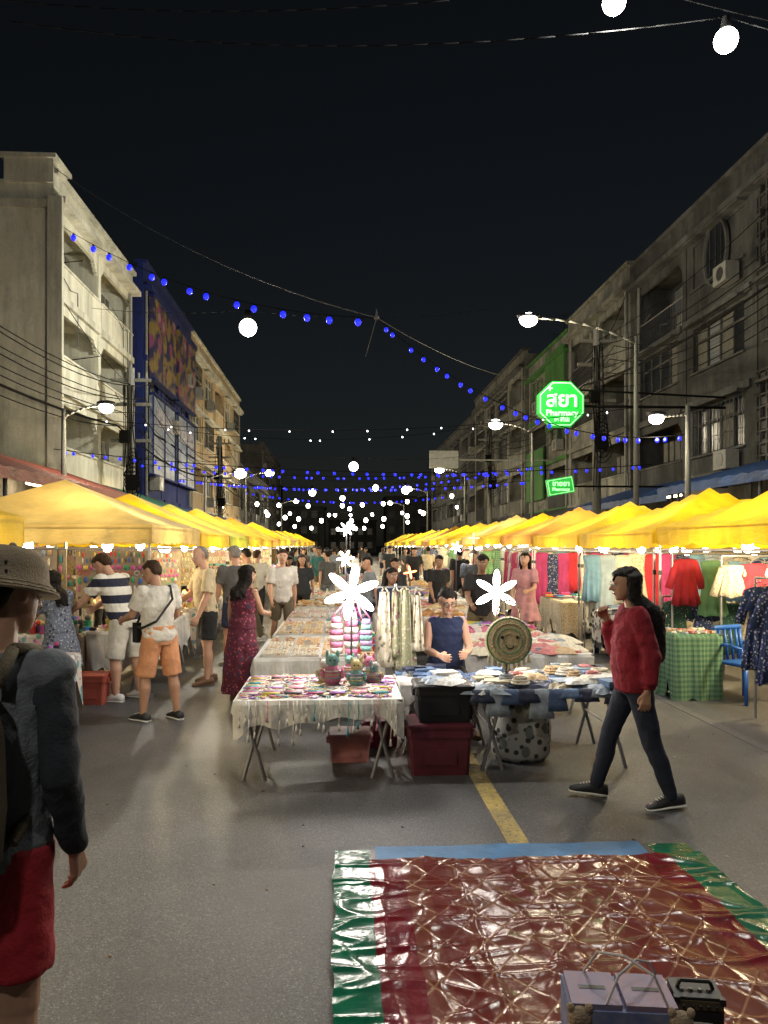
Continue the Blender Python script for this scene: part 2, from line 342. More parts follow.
for nm, x, s in (('shopfront', -7.9, -1), ('shopfront', 11.6, 1)):
    e = empty(nm); g = MB()
    g.bx(x, x+s*8, 2, 11.8 if s > 0 else 21.8, 0, 3.6); g.obj('walls', midl, e); g = MB()
    for q in range(3): g.bx(x-s*.06, x-s*.01, 2.5+q*3.1, 5.2+q*3.1, .14, 2.9)
    g.obj('shutters', shutter, e)
for x, y, z in ((-7.2, 27, 3.1), (-7.2, 34, 3.3), (-7.2, 44, 3.4), (-7.3, 19, 3.2), (10.6, 24, 3.3), (10.6, 35, 3.2)):
    e = empty('shop_lamp', (x, y, z)); g = MB(); g.tube((0, -.5, 0), (0, .5, 0), .035, n=10); g.bx(-.05, .05, -.56, .56, .04, .09, 1); g.tube((0, 0, .09), (0, 0, .3), .01, n=5, m=1); g.obj('tube', [bulb_warm, dmetal], e); light('lamp_light', (0, 0, -.1), 110, (1, .78, .45), .2, e)

# ------------------------------------------------------------------ market tents
yel = fabric_canopy('yellow_canopy', (.74, .5, .012)); crm = fabric_canopy('cream_canopy', (.75, .56, .2)); orn = fabric_canopy('orange_canopy', (.75, .38, .05)); ltarp = fabric_canopy('lime_canopy', (.5, .52, .03))
def tent(x0, x1, y0, y1, mt, ze=1.93, zp=2.6, lit=1, P=60, rr=R):
    e = empty('market_tent'); g = MB(); n = 16; cx = (x0+x1)/2; cy = (y0+y1)/2
    grid = []
    for i in range(n+1):
        for j in range(n+1):
            u = -1+2*i/n; v = -1+2*j/n; mm = max(abs(u), abs(v)); k = (1-mm)**1.12
            sag = -.07*sin(pi*mm)*(1-(min(abs(u), abs(v))/max(mm, .01)))
            wob = .02*NZ.noise(V((cx+u*2.5, cy+v*2.5, 0)))
            grid.append((cx+u*(x1-x0)/2, cy+v*(y1-y0)/2, ze+(zp-ze)*k+sag*.7+wob*(1-mm**4)))
    g.add(grid, [(i*(n+1)+j, (i+1)*(n+1)+j, (i+1)*(n+1)+j+1, i*(n+1)+j+1) for i in range(n) for j in range(n)])
    sc = 36
    for p, q in (((x0, y0), (x1, y0)), ((x1, y0), (x1, y1)), ((x1, y1), (x0, y1)), ((x0, y1), (x0, y0))):
        vs = []
        for i in range(sc+1):
            t = i/sc; px = p[0]+(q[0]-p[0])*t; py = p[1]+(q[1]-p[1])*t; o = .014*sin(i*1.9)+.01*sin(i*.6)
            vs.append((px, py, ze)); vs.append((px+o, py+o, ze-.2-.03*abs(sin(i*pi/4))))
        g.add(vs, [(2*i, 2*i+2, 2*i+3, 2*i+1) for i in range(sc)])
    g.obj('canopy', mt, e, True)
    g = MB()
    for px in (x0+.04, x1-.04):
        for py in (y0+.04, y1-.04):
            g.box((px, py, ze/2-.02), (.024, .024, ze-.06)); g.box((px, py, .015), (.1, .1, .03)); g.box((px, py, 1.4), (.04, .04, .06), 1)
    for zz in (ze-.05, ze-.28):
        g.tube((x0+.04, y0+.04, zz), (x1-.04, y0+.04, zz), .01, n=5); g.tube((x0+.04, y1-.04, zz), (x1-.04, y1-.04, zz), .01, n=5)
        g.tube((x0+.04, y0+.04, zz), (x0+.04, y1-.04, zz), .01, n=5); g.tube((x1-.04, y0+.04, zz), (x1-.04, y1-.04, zz), .01, n=5)
    g.tube((cx, cy, ze-.3), (cx, cy, zp-.03), .018, n=5)
    g.obj('frame', [metal, black], e)
    if lit:
        g = MB(); lz = ze-.24; sx = .55 if cx < 0 else -.55
        for dx, dy in ((-.9, -1.2), (.8, .7), (.9, -1.2), (-.8, .6), (0, -1.25), (sx, 0)):
            g.ell((cx+dx, cy+dy, lz), (.065, .065, .08), 10, 8, 0); g.tube((cx+dx, cy+dy, lz+.06), (cx+dx, cy+dy, lz+.14), .02, m=1)
        g.tube((cx-.9, cy-1.2, lz+.13), (cx+.8, cy+.7, lz+.13), .006, n=4, m=1)
        g.obj('lamps', [bulb_w, black], e, True)
        light('stall_light', (cx+sx, cy-.1, ze-.4), P, (1, .81, .48), .12, e)
    return e
ly = [(2.3, 5.4, yel)]+[(9.0+i*3.15, 12.05+i*3.15, mt) for i, mt in enumerate([crm, yel, ltarp, yel, yel, orn, yel, yel, crm, yel, yel, yel, orn, yel, yel, yel, yel, yel])]
for i, (a, c, mt) in enumerate(ly): tent(-5.15, -2.15, a, c, mt, P=175 if i < 8 else 280, lit=(i < 8 or i % 2 == 0), ze=1.93+R.uniform(-.03, .06), zp=2.6+R.uniform(-.05, .12))
for i in range(20):
    a = 6.55+i*3.15; tent(4.0, 7.0, a, a+3.05, [yel, yel, yel, orn, yel, crm][i % 6] if i > 2 else yel, P=175 if i < 8 else 280, lit=(i < 8 or i % 2 == 0), ze=1.93+R.uniform(-.03, .06), zp=2.6+R.uniform(-.03, .12))

# ------------------------------------------------------------------ people
def frame_pts(c, r, f, u): return lambda x, y, z: c+r*x+f*y+u*z
def remesh(o, vs, it=3, disp=0, dsc=.09):
    md = o.modifiers.new('Remesh', 'REMESH'); md.mode = 'VOXEL'; md.voxel_size = vs; md.use_smooth_shade = True
    if disp:
        t = bpy.data.textures.get('folds%g' % dsc) or bpy.data.textures.new('folds%g' % dsc, 'CLOUDS'); t.noise_scale = dsc; t.noise_depth = 2
        d = o.modifiers.new('Folds', 'DISPLACE'); d.texture = t; d.strength = disp; d.mid_level = .4; d.texture_coords = 'LOCAL'
    sm = o.modifiers.new('Smooth', 'SMOOTH'); sm.factor = .5; sm.iterations = it
skinA = M('skin_light', (.5, .3, .21), .5, col2=(.45, .25, .17), ns=8, spec=.35); skinB = M('skin_tan', (.38, .215, .14), .5, col2=(.33, .18, .115), ns=8, spec=.35); skinC = M('skin_brown', (.24, .13, .08), .5, col2=(.2, .11, .07), ns=8)
hair_b = M('hair_black', (.008, .006, .005), .6, col2=(.015, .012, .01), ns=40, bs=.8, bscale=80, spec=.15); hair_g = M('hair_grey', (.3, .28, .25), .7, col2=(.16, .15, .14), ns=30, bs=.6, bscale=80, spec=.2); hair_br = M('hair_brown', (.05, .028, .015), .6, bs=.8, bscale=80, spec=.15)
eye_w = M('eye_white', (.6, .58, .55), .3); lips = M('lips', (.35, .1, .09), .5)
def person(name, loc, yaw, H=1.7, skin=skinB, top=None, bot=None, shoe=None, hair=('short', None), lean=0, side=0, head=(0, 0),
           legs=((4, 2, 4), (-4, -6, 4)), arms=((5, 12, 15, 5), (5, 12, 15, 5)), topk='tee', botk='shorts', fem=False, bulk=1., vx=.008, curl=(.5, .5), footp=(0, 0), sole=white, hem=.3, seat=None, hint=(None, None), loose=.01):
    e = empty(name, loc, yaw)
    Lr = radians(lean); sd = radians(side)
    t = V((sin(sd), sin(Lr), cos(Lr))).normalized(); f = V((0, cos(Lr), -sin(Lr))); r = f.cross(t).normalized()
    def dr(p, o, s): p = radians(p); o = radians(o); return V((s*sin(o), sin(p)*cos(o), -cos(p)*cos(o)))
    J = []
    hw = .052*H
    for i, s in ((0, -1), (1, 1)):
        hip = V((s*hw, 0, -.01*H)); th, sh, o = legs[i]; kn = hip+dr(th, o, s)*.245*H; an = kn+dr(sh, o*.3, s)*.235*H
        J.append((hip, kn, an))
    if seat is None: pz = -min(a[2].z-(.042*H+(sin(radians(footp[i]))*.05*H)) for i, a in enumerate(J))
    else: pz = seat+.06*H
    P = V((0, 0, pz)); J = [tuple(P+q for q in a) for a in J]
    nb = P+t*.295*H; ha = radians(head[0])+Lr; hy = radians(head[1])
    hu = V((sin(sd)*.5, sin(ha), cos(ha))).normalized(); hf0 = V((0, cos(ha), -sin(ha)))
    hf = (Matrix.Rotation(hy, 3, hu) @ hf0).normalized(); hr = hf.cross(hu).normalized(); hh = .066*H
    hc = nb+hu*.108*H+hf*.012*H
    shw = (.098 if fem else .112)*H*(.5+.5*bulk); db = .5+.5*bulk
    sk = MB()
    def tors(g, infl, z0=-.03, loose=0, inset=1):
        if fem: tb = [(-.04, .08, .055), (0, .094, .06), (.06, .082, .054), (.11, .07, .048), (.17, .08, .054), (.225, .09, .056), (.265, .09, .042), (.285, .07, .036), (.3, .035, .03)]
        else: tb = [(-.04, .08, .055), (0, .088, .06), (.06, .083, .058), (.11, .082, .06), (.17, .093, .062), (.225, .104, .062), (.265, .1, .05), (.285, .08, .042), (.3, .04, .036)]
        rings = []
        for z, a, c in tb:
            if z < z0: continue
            a = a*H*bulk*inset+infl; c = c*H*db*inset+infl
            if loose and z < .2: a += loose; c += loose
            yo = .008*H if .14 < z < .25 else 0
            if bulk > 1.02 and .03 < z < .15: yo += (bulk-1)*.15*H
            q = P+t*z*H+f*yo; rings.append([q+r*a*cos(2*pi*j/20)+f*c*sin(2*pi*j/20) for j in range(20)])
        g.loft(rings)
    tors(sk, 0, inset=.92)
    sk.tube(nb-t*.03*H, hc-hu*.03*H-hf*.012*H, .034*H if not fem else .028*H, .03*H if not fem else .026*H, 12, 0, True)
    F = frame_pts(hc, hr, hf, hu)
    hd = [(-1.0, .2, .66, .15), (-.88, .36, .78, -.02), (-.65, .5, .8, -.3), (-.35, .6, .8, -.62), (-.05, .66, .8, -.82), (.25, .69, .84, -.92), (.5, .67, .8, -.9), (.72, .56, .64, -.78), (.9, .38, .38, -.55), (1., .14, .05, -.25)]
    sk.loft([[F(a*hh*cos(2*pi*j/20), ((y1+y0)/2+(y1-y0)/2*sin(2*pi*j/20))*hh, z*hh) for j in range(20)] for z, a, y1, y0 in hd])
    sk.tube(F(0, .8*hh, .1*hh), F(0, 1.0*hh, -.2*hh), .07*hh, .12*hh, 8, 0, True); sk.tube(F(-.1*hh, .86*hh, -.24*hh), F(.1*hh, .86*hh, -.24*hh), .08*hh, .08*hh, 8, 0, True)
    sk.tube(F(-.36*hh, .76*hh, .2*hh), F(.36*hh, .76*hh, .2*hh), .09*hh, .09*hh, 8, 0, True)
    sk.tube(F(-.14*hh, .76*hh, -.52*hh), F(.14*hh, .76*hh, -.52*hh), .1*hh, .1*hh, 8, 0, True)
    for s in (-1, 1):
        sk.tube(F(s*.68*hh, -.08*hh, -.25*hh), F(s*.74*hh, -.1*hh, .12*hh), .07*hh, .12*hh, 8, 0, True)
    wr = []
    sl = MB()
    ac = .8 if topk in ('long', 'longbare') else 1
    for i, s in ((0, -1), (1, 1)):
        sho = P+t*.272*H+r*s*shw*.93; up, uo, fp, fo = arms[i]
        el = sho+dr(up, uo, s)*.165*H; du = dr(fp, fo, s); wrp = el+du*.145*H
        k = (.93 if fem else 1.05)
        sk.tube(sho, el, .029*H*k*ac, .023*H*k*ac, 12, 0, True); sk.tube(el, el+du*.05*H, .0225*H*k*ac, .024*H*k*ac, 12, 0, True); sk.tube(el+du*.05*H, wrp, .024*H*k*ac, .0155*H*k, 12, 0, True)
        hn = V(hint[i]) if hint[i] else V((-s, 0, 0)); n = hn-du*hn.dot(du)
        n = n.normalized() if n.length > .1 else V((0, 1, 0)); lat = du.cross(n).normalized()
        fwd = lat if lat.y > 0 else -lat
        pe = wrp+du*.05*H; cu = curl[i]
        for q in (-1.2, -.4, .4, 1.2): sk.tube(wrp+lat*q*.006*H+du*.004*H, pe+lat*q*.0112*H, .0085*H, .008*H, 8, 0, True)
        for q, ln in zip((-1.5, -.5, .5, 1.5), (.036, .043, .046, .041) if fwd.dot(lat) > 0 else (.041, .046, .043, .036)):
            b0 = pe+lat*q*.0118*H; d1 = (du*cos(cu*.6)+n*sin(cu*.6)+lat*q*.06).normalized(); d2 = (du*cos(cu*1.7)+n*sin(cu*1.7)+lat*q*.05).normalized()
            b1 = b0+d1*ln*.5*H; sk.tube(b0, b1, .0056*H, .005*H, 8, 0, True); sk.tube(b1, b1+d2*ln*.5*H, .005*H, .0042*H, 8, 0, True)
        tb0 = wrp+du*.014*H+fwd*.013*H; tb1 = tb0+(du*.75+fwd*.55+n*.3).normalized()*.026*H
        sk.tube(tb0, tb1, .0075*H, .0062*H, 8, 0, True); sk.tube(tb1, tb1+(du*.95+n*.35).normalized()*.02*H, .006*H, .0048*H, 8, 0, True)
        wr.append((sho, el, wrp, du, n))
        lo = .012 if not fem else .008
        if topk in ('tee', 'shirt'):
            m_ = sho+(el-sho)*(.72 if topk != 'shirt' else .85); sl.tube(sho-r*s*.01*H, sho, .038*H, .038*H+lo*.5, 14, 0, True); sl.tube(sho, m_, .036*H+lo, .034*H+lo*1.6, 14)
        elif topk == 'longbare': sl.tube(sho-r*s*.03*H, sho, .034*H, .036*H, 12, 0, True)
        elif topk == 'long':
            lo = .014; sl.tube(sho-r*s*.01*H, el, .034*H+lo, .028*H+lo, 14, 0, True); sl.tube(el, wrp-du*.03*H, .028*H+lo, .024*H+lo, 14, 0, False); sl.ell(el, (.028*H+lo,)*3); sl.tube(wrp-du*.035*H, wrp-du*.008*H, .02*H+.005, .018*H+.005, 14)
        else: sl.tube(sho-r*s*.03*H, sho-r*s*.004*H, .03*H, .026*H, 10, 0, True)
    lc = .78 if botk == 'pants' else 1
    for i, s in ((0, -1), (1, 1)):
        hip, kn, an = J[i]; k = bulk*.5+.5
        sk.tube(hip, kn, .05*H*k*(.85 if lc < 1 else .95), .033*H*k*lc, 14, 0, True); q = kn+(an-kn)*.3
        back = V((0, -.006*H, 0))*lc
        sk.tube(kn, q+back, .031*H*lc, .034*H*k*lc, 12, 0, True); sk.tube(q+back, an, .034*H*k*lc, .019*H, 12, 0, True)
        ft = radians(footp[i]); fd = V((s*.12, cos(ft), -sin(ft))).normalized()
        sk.tube(an, an+V((0, -.01*H, -.02*H)), .02*H, .02*H, 10, 0, True); sk.tube(an+V((0, 0, -.018*H)), an+fd*.085*H+V((0, 0, -.026*H)), .02*H, .014*H, 10, 0, True)
    o = sk.obj('body', skin, e, True); remesh(o, vx, 2)
    if shoe:
        g = MB()
        for i, s in ((0, -1), (1, 1)):
            an = J[i][2]; ft = radians(footp[i]); fd = V((s*.12, cos(ft), -sin(ft))).normalized(); upv = V((0, sin(ft), cos(ft))); rt = fd.cross(upv).normalized()
            b0 = an-upv*.042*H
            prof = [(-.052, .012, .03), (-.048, .022, .05), (-.02, .025, .056), (.02, .024, .052), (.055, .027, .038), (.085, .027, .03), (.105, .02, .022), (.113, .008, .012)]
            g.loft([[b0+fd*y*H+rt*a*H*cos(2*pi*j/14)+upv*(max(.1, .5+.5*sin(2*pi*j/14)))*h*H for j in range(14)] for y, a, h in prof], 0)
            g.loft([[b0+fd*y*H+rt*(a+.0025)*H*cos(2*pi*j/14)+upv*((.5+.5*sin(2*pi*j/14))*.013-.001)*H for j in range(14)] for y, a, h in prof], 1)
            for k in range(4):
                c0 = b0+fd*(.028+k*.012)*H+upv*(.05-.0035*k)*H; g.tube(c0-rt*.012*H, c0+rt*.012*H, .0016*H, n=5, m=1)
        g.obj('shoes', [shoe, sole], e, True)
    if top:
        g = MB(); tors(g, .014, -.05 if botk != 'skirt' else -.02, loose=loose)
        o2 = len(g.v); g.v += sl.v; g.f += [tuple(i+o2 for i in ff) for ff in sl.f]; g.m += sl.m
        o = g.obj('top', top, e, True); remesh(o, max(vx, .009), 2, .024, .06)
    if bot:
        g = MB()
        if botk in ('shorts', 'pants', 'longshorts'):
            rings = [[P+t*z*H+V((a*H*bulk+.008, 0, 0))*cos(2*pi*j/20)+V((0, c_*H*db+.008, 0))*sin(2*pi*j/20) for j in range(20)] for z, a, c_ in ((-.06, .075, .055), (-.03, .09, .063), (0, .094, .065), (.035, .088, .061), (.055, .085, .06))]
            g.loft(rings)
            for i, s in ((0, -1), (1, 1)):
                hip, kn, an = J[i]
                if botk == 'pants':
                    g.tube(hip, kn, .054*H, .038*H, 16, 0, True); g.tube(kn, kn+(an-kn)*.35+V((0, -.004*H, 0)), .037*H, .037*H, 16, 0, True); g.tube(kn+(an-kn)*.35+V((0, -.004*H, 0)), an+(kn-an)*.03, .037*H, .027*H, 16, 0, True)
                else:
                    q = hip+(kn-hip)*(.8 if botk == 'shorts' else 1.0); g.tube(hip, q, .056*H*bulk, .054*H*(.5+.5*bulk), 16)
        else:
            rings = []; K = 14; fw = (J[0][1]+J[1][1])/2-P
            for k in range(K+1):
                u = k/K; z = (-(pz-hem))*u if u > 0 else .075*H
                cen = P+V((0, fw.y*min(1, u*1.3)*.7, z)) if u > .1 else P+t*.075*H
                a = (.078+.035*min(1, u*6)+.04*u)*H; c_ = (.055+.03*min(1, u*6)+.045*u)*H
                rings.append([cen+V(((a+.014*u*H*sin(9*th+2*u))*cos(th), (c_+.014*u*H*sin(9*th+2*u))*sin(th), 0)) for th in [2*pi*j/48 for j in range(48)]])
            g.loft(rings[::-1])
        o = g.obj('bottom', bot, e, True); remesh(o, max(vx, .01), 2, .022, .1)
    g = MB()
    for s in (-1, 1):
        g.ell(F(s*.27*hh, .76*hh, .05*hh), (.11*hh,)*3, 8, 6, 0); g.ell(F(s*.27*hh, .84*hh, .05*hh), (.055*hh,)*3, 8, 6, 1)
        g.tube(F(s*.14*hh, .87*hh, .24*hh), F(s*.42*hh, .8*hh, .27*hh), .035*hh, .02*hh, 6, 1)
    g.tube(F(-.2*hh, .83*hh, -.5*hh), F(0, .88*hh, -.49*hh), .035*hh, .055*hh, 6, 2, True); g.tube(F(.2*hh, .83*hh, -.5*hh), F(0, .88*hh, -.49*hh), .035*hh, .055*hh, 6, 2, True)
    g.obj('face', [eye_w, black, lips], e, True)
    kind, hm = hair
    if kind and kind != 'bald':
        g = MB(); rows = [(-.55, .42, -.4, -.82), (-.35, .6, -.28, -.95), (-.05, .72, -.2, -1.02), (.2, .755, -.08, -1.05), (.42, .755, .3, -1.05), (.6, .7, .78, -1.0), (.78, .6, .74, -.9), (.95, .42, .45, -.68), (1.08, .18, .12, -.35)]
        if kind == 'receding': rows = [(-.5, .5, -.35, -.85), (-.2, .7, -.2, -.97), (.1, .75, -.05, -1.02), (.4, .75, .2, -1.02), (.7, .64, .3, -.9), (.92, .42, .1, -.65), (1.03, .15, -.1, -.35)]
        g.loft([[F(a*hh*cos(2*pi*j/20), ((y1+y0)/2+(y1-y0)/2*sin(2*pi*j/20))*hh, z*hh) for j in range(20)] for z, a, y1, y0 in rows])
        if kind != 'receding':
            rr = random.Random(int(H*1000)+len(name))
            for q in range(26):
                a = rr.uniform(0, 2*pi); zz = rr.uniform(.35, 1.0); rad = .74*math.sqrt(max(.05, 1-max(0, zz-.35)**2*2.2)); p = F(rad*cos(a)*hh, (rad*1.15*sin(a)-.12)*hh, zz*hh)
                g.tube(p, p+hr*rr.uniform(-.2, .2)*hh+hf*rr.uniform(-.2, .2)*hh-hu*.12*hh, .13*hh, .08*hh, 7, 0, True)
        if kind.startswith('long') or kind == 'curly':
            Lh = {'long': 3.0, 'longer': 4.9, 'curly': 2.9}[kind]; K = 17
            backy = -(.062*H*db+.014+loose+(.05 if kind == 'longer' else .03)); tk = .34 if kind == 'longer' else .27
            for k in range(K):
                th = pi+pi*k/(K-1); x = .74*cos(th)*hh; sn = abs(sin(th)); LL = Lh*(.88+.12*sin(k*2.1))
                start = hc+hr*x+hf*(-.5*sn-.22)*hh
                pts = []
                for q in range(9):
                    u = q/8; dz = .3*hh*(1-u)-LL*hh*u
                    p = start+V((0, 0, dz)); wv = .09*hh*sin(q*1.6+k)*u*(2 if kind == 'curly' else 1)
                    below = (nb.z+.02-p.z)
                    if below > -.05:
                        sft = min(1, (below+.05)/.09); ax = nb+t*((p.z-nb.z)/max(.5, t.z)); ty = ax.y+backy
                        if ty < p.y: p.y += (ty-p.y)*sft*(.45+.55*sn)
                    p = p+hr*wv; pts.append((p, (tk-.15*u)*hh*(1.25 if kind == 'curly' else 1)))
                for (pa, ra), (pb, rb_) in zip(pts, pts[1:]): g.tube(pa, pb, ra, rb_, 8, 0, True)
        if kind == 'bun': g.ell(F(0, -1.05*hh, .55*hh), (.4*hh,)*3)
        o = g.obj('hair', hm or hair_b, e, True); remesh(o, max(vx, .008), 1, .014, .03)
    return e, dict(P=P, F=F, hh=hh, w=wr, t=t, f=f, r=r, nb=nb, H=H, J=J)

red_s = M('red_knit', (.26, .012, .026), .9, bs=.6, bscale=120); jeans = M('dark_denim', (.018, .024, .045), .85, bs=.5, bscale=150)
wh_s = M('white_cotton', (.62, .59, .53), .9, bs=.3); strp = stripes('navy_stripe_knit', (.68, .66, .6), (.015, .018, .04), 34, 2, 0.0, .4)
salm = M('salmon_cotton', (.6, .28, .14), .9, bs=.3); crm_s = M('cream_linen', (.6, .5, .33), .9, bs=.4); blk_s = M('black_cotton', (.018, .018, .02), .9)
gry_s = M('heather_grey', (.17, .185, .2), .9, bs=.4, bscale=100); dgr = M('charcoal_knit', (.03, .034, .042), .9, bs=.3, bscale=100); redsh = M('red_shorts', (.34, .012, .02), .75, bs=.3)
flor = floral('maroon_floral', (.09, .012, .03), (.35, .07, .1), (.04, .03, .06)); fgrey = floral('grey_print', (.12, .14, .2), (.35, .38, .42), (.03, .03, .05), 35)
pink_s = M('pink_cotton', (.5, .25, .26), .9); olive = M('olive_canvas', (.13, .105, .065), .9, bs=.5, bscale=150); tanc = M('tan_cap_cotton', (.22, .17, .11), .9, bs=.5, bscale=150); white_sh = M('white_shorts', (.6, .58, .52), .85)
shoe_k = M('black_sneaker', (.02, .02, .022), .6); shoe_w = M('white_sneaker', (.6, .6, .58), .6); navy = M('navy_cotton', (.02, .03, .08), .9); teal = M('teal_cotton', (.03, .12, .13), .9); shoe_b = M('brown_sandal', (.12, .06, .03), .7)
grey_d = M('grey_cotton', (.1, .1, .1), .9)

e, I = person('walking_woman', (2.0, 5.15, 0), radians(84), 1.62, skinB, red_s, jeans, shoe_k, ('longer', hair_b), lean=2, head=(6, 0),
    legs=((-12, -20, 3), (21, 14, 3)), arms=((-16, 8, 8, 4), (16, 4, 160, -16)), topk='long', botk='pants', fem=True, bulk=1.12, curl=(.6, 1.2), footp=(6, -6), vx=.007, loose=.02)
person('striped_shirt_man', (-2.42, 8.9, 0), radians(68), 1.74, skinA, strp, white_sh, shoe_w, ('short', hair_br), lean=22, head=(18, 0), legs=((6, -4, 6), (-4, -6, 6)),
    arms=((38, 14, 50, 8), (42, 10, 60, 0)), botk='longshorts', bulk=1.12, curl=(.6, .6), vx=.009)
e, I = person('man_with_shoulder_bag', (-1.8, 7.85, 0), radians(48), 1.62, skinB, wh_s, salm, shoe_k, ('short', hair_br), lean=5, head=(22, 20), legs=((10, 2, 6), (-5, -9, 6)),
    arms=((24, 10, 75, -10), (8, 16, 52, -18)), bulk=1.1, curl=(.8, .8), vx=.008, botk='longshorts')
g = MB(); P = I['P']; g.box(P+V((-.04, .19, .02)), (.24, .08, .2)); g.box(P+V((-.04, .235, .0)), (.18, .02, .11))
g.path([P+V((-.14, .19, .1)), P+V((-.04, .21, .24)), P+V((.08, .15, .4)), P+V((.12, .0, .485)), P+V((.05, -.14, .36)), P+V((-.13, -.13, .15)), P+V((-.19, .02, .08)), P+V((-.14, .18, .08))], .013)
g.obj('shoulder_bag', black, e)
person('grey_haired_man', (-1.68, 9.9, 0), radians(118), 1.74, skinA, crm_s, blk_s, shoe_b, ('receding', hair_g), lean=4, head=(10, 15), legs=((5, 1, 4), (-4, -8, 4)), arms=((10, 9, 25, 2), (20, 8, 60, -6)), topk='shirt', bulk=1.08, vx=.01, sole=shoe_b)
person('man_in_grey', (-1.5, 11.3, 0), radians(30), 1.74, skinA, grey_d, navy, shoe_w, ('short', hair_g), lean=3, head=(8, 0), arms=((8, 10, 20, 5), (10, 10, 30, 5)), bulk=1.12, vx=.012)
person('woman_in_floral_dress', (-1.1, 8.75, 0), radians(-30), 1.53, skinB, flor, flor, shoe_b, ('curly', hair_b), lean=4, head=(14, -20), legs=((4, 0, 3), (-3, -5, 3)), arms=((4, 12, 18, 8), (22, 8, 80, -15)), topk='sleeveless', botk='skirt', fem=True, bulk=1.08, hem=.1, vx=.009, sole=shoe_b)
person('woman_in_print_dress', (-3.0, 8.5, 0), radians(50), 1.5, skinB, fgrey, fgrey, shoe_b, ('long', hair_b), lean=12, head=(16, 0), arms=((30, 8, 60, 0), (34, 8, 70, 0)), topk='tee', botk='skirt', fem=True, hem=.45, vx=.01, sole=shoe_b)
# foreground man
e, I = person('man_in_bucket_hat', (-1.0, 2.25, 0), radians(-14), 1.74, skinB, gry_s, redsh, shoe_k, ('short', hair_b), lean=3, head=(10, -12), legs=((6, 2, 4), (-4, -6, 4)), arms=((8, 10, 40, -5), (-4, 9, 22, -4)), topk='longbare', bulk=1.04, curl=(.7, .6), vx=.006, botk='shorts', loose=.015)
g = MB()
for (sho, el, wrp, du, n), s in zip(I['w'], (-1, 1)):
    g.tube(sho+(el-sho)*.16+V((s*.004, 0, 0)), el, .056, .053, 16, 0, True); g.tube(el, wrp-du*.01, .052, .038, 16, 0, True)
o = g.obj('sleeves', dgr, e, True); remesh(o, .009, 3, .022, .07)
F = I['F']; hh = I['hh']; g = MB()
g.loft([[F(a*hh*cos(2*pi*j/24), (-.08+c_*sin(2*pi*j/24))*hh, z*hh) for j in range(24)] for z, a, c_ in ((-.02, 1.2, 1.42), (.0, 1.19, 1.4), (.3, .9, 1.1), (.6, .85, 1.04), (.88, .78, .92), (1.08, .6, .7), (1.16, .15, .18))])
g.ell(F(0, -.08*hh, 1.17*hh), (.012,)*3)
for z in (.06, .16): g.path([F((1.2-(z)*1.0)*hh*cos(2*pi*j/24), (-.08+(1.42-z*1.05)*sin(2*pi*j/24))*hh, z*hh) for j in range(25)], .0025, 4)
g.obj('hat', tanc, e, True)
g = MB(); P = I['P']; bk = P+I['t']*.13*1.74-I['f']*.2+V((.02, 0, 0))
rings = []
for k, (z, a, c_) in enumerate(((-.26, .1, .05), (-.24, .14, .09), (-.1, .15, .1), (.08, .145, .095), (.2, .125, .08), (.27, .08, .05), (.29, .04, .02))):
    rings.append([bk+V((a*math.copysign(abs(cos(th))**.6, cos(th)), c_*math.copysign(abs(sin(th))**.6, sin(th)), z)) for th in [2*pi*j/24 for j in range(24)]])
g.loft(rings); g.ell(bk+V((0, -.08, -.1)), (.11, .045, .1))
for s in (-1, 1):
    q = P+I['t']*.285*1.74+V((s*.09+.02, 0, 0)); g.path([bk+V((s*.1, .07, .22)), q+V((0, -.06, .045)), q+V((0, .05, .03)), q+V((0, .13, -.1)), q+V((s*.03, .1, -.3)), bk+V((s*.14, .08, -.2))], .018, 8)
g.path([bk+V((-.03, 0, .28)), bk+V((-.02, -.01, .33)), bk+V((.02, -.01, .33)), bk+V((.03, 0, .28))], .01)
for s in (-1, 1): g.path([bk+V((s*.1, -.1, .2)), bk+V((s*.11, -.11, 0)), bk+V((s*.1, -.1, -.22))], .006, 5)
g.obj('backpack', olive, e, True)
# seated seller
e, I = person('seated_seller', (1.0, 7.3, 0), radians(182), 1.66, skinA, navy, blk_s, shoe_b, ('bun', hair_b), lean=4, head=(14, 4), legs=((82, 4, 8), (80, 0, 8)), arms=((28, 8, 88, -18), (26, 8, 84, -20)), topk='sleeveless', botk='pants', fem=True, bulk=1.12, seat=.47, vx=.008, curl=(.8, .8), sole=shoe_b)
g = MB(); F = I['F']; hh = I['hh']
for s in (-1, 1):
    pts = [F((s*.3+.22*cos(a))*hh, .98*hh, (.04+.18*sin(a))*hh) for a in [2*pi*k/14 for k in range(15)]]; g.path(pts, .0025, 5); g.tube(F(s*.52*hh, .95*hh, .06*hh), F(s*.76*hh, 0, .1*hh), .0025)
g.obj('glasses', black, e)
def stool(loc, mt):
    g = MB(); x, y = loc; g.box((x, y, .43), (.32, .32, .04))
    for a in (-1, 1):
        for c_ in (-1, 1): g.tube((x+a*.12, y+c_*.12, .42), (x+a*.17, y+c_*.17, 0), .022, .018)
    g.box((x, y, .2), (.27, .02, .03)); g.box((x, y, .24), (.02, .27, .03)); g.obj('plastic_stool', mt)
stool((1.0, 7.32), M('red_plastic', (.4, .03, .03), .4))
tops = [wh_s, blk_s, navy, grey_d, gry_s, crm_s, dgr, blk_s, wh_s, teal]; bots = [blk_s, jeans, navy, olive, blk_s, gry_s]
person('woman_in_pink', (3.05, 12.6, 0), radians(150), 1.62, skinA, pink_s, pink_s, shoe_b, ('long', hair_b), topk='tee', botk='skirt', fem=True, hem=.5, arms=((20, 8, 80, -10), (10, 8, 30, 0)), vx=.013)
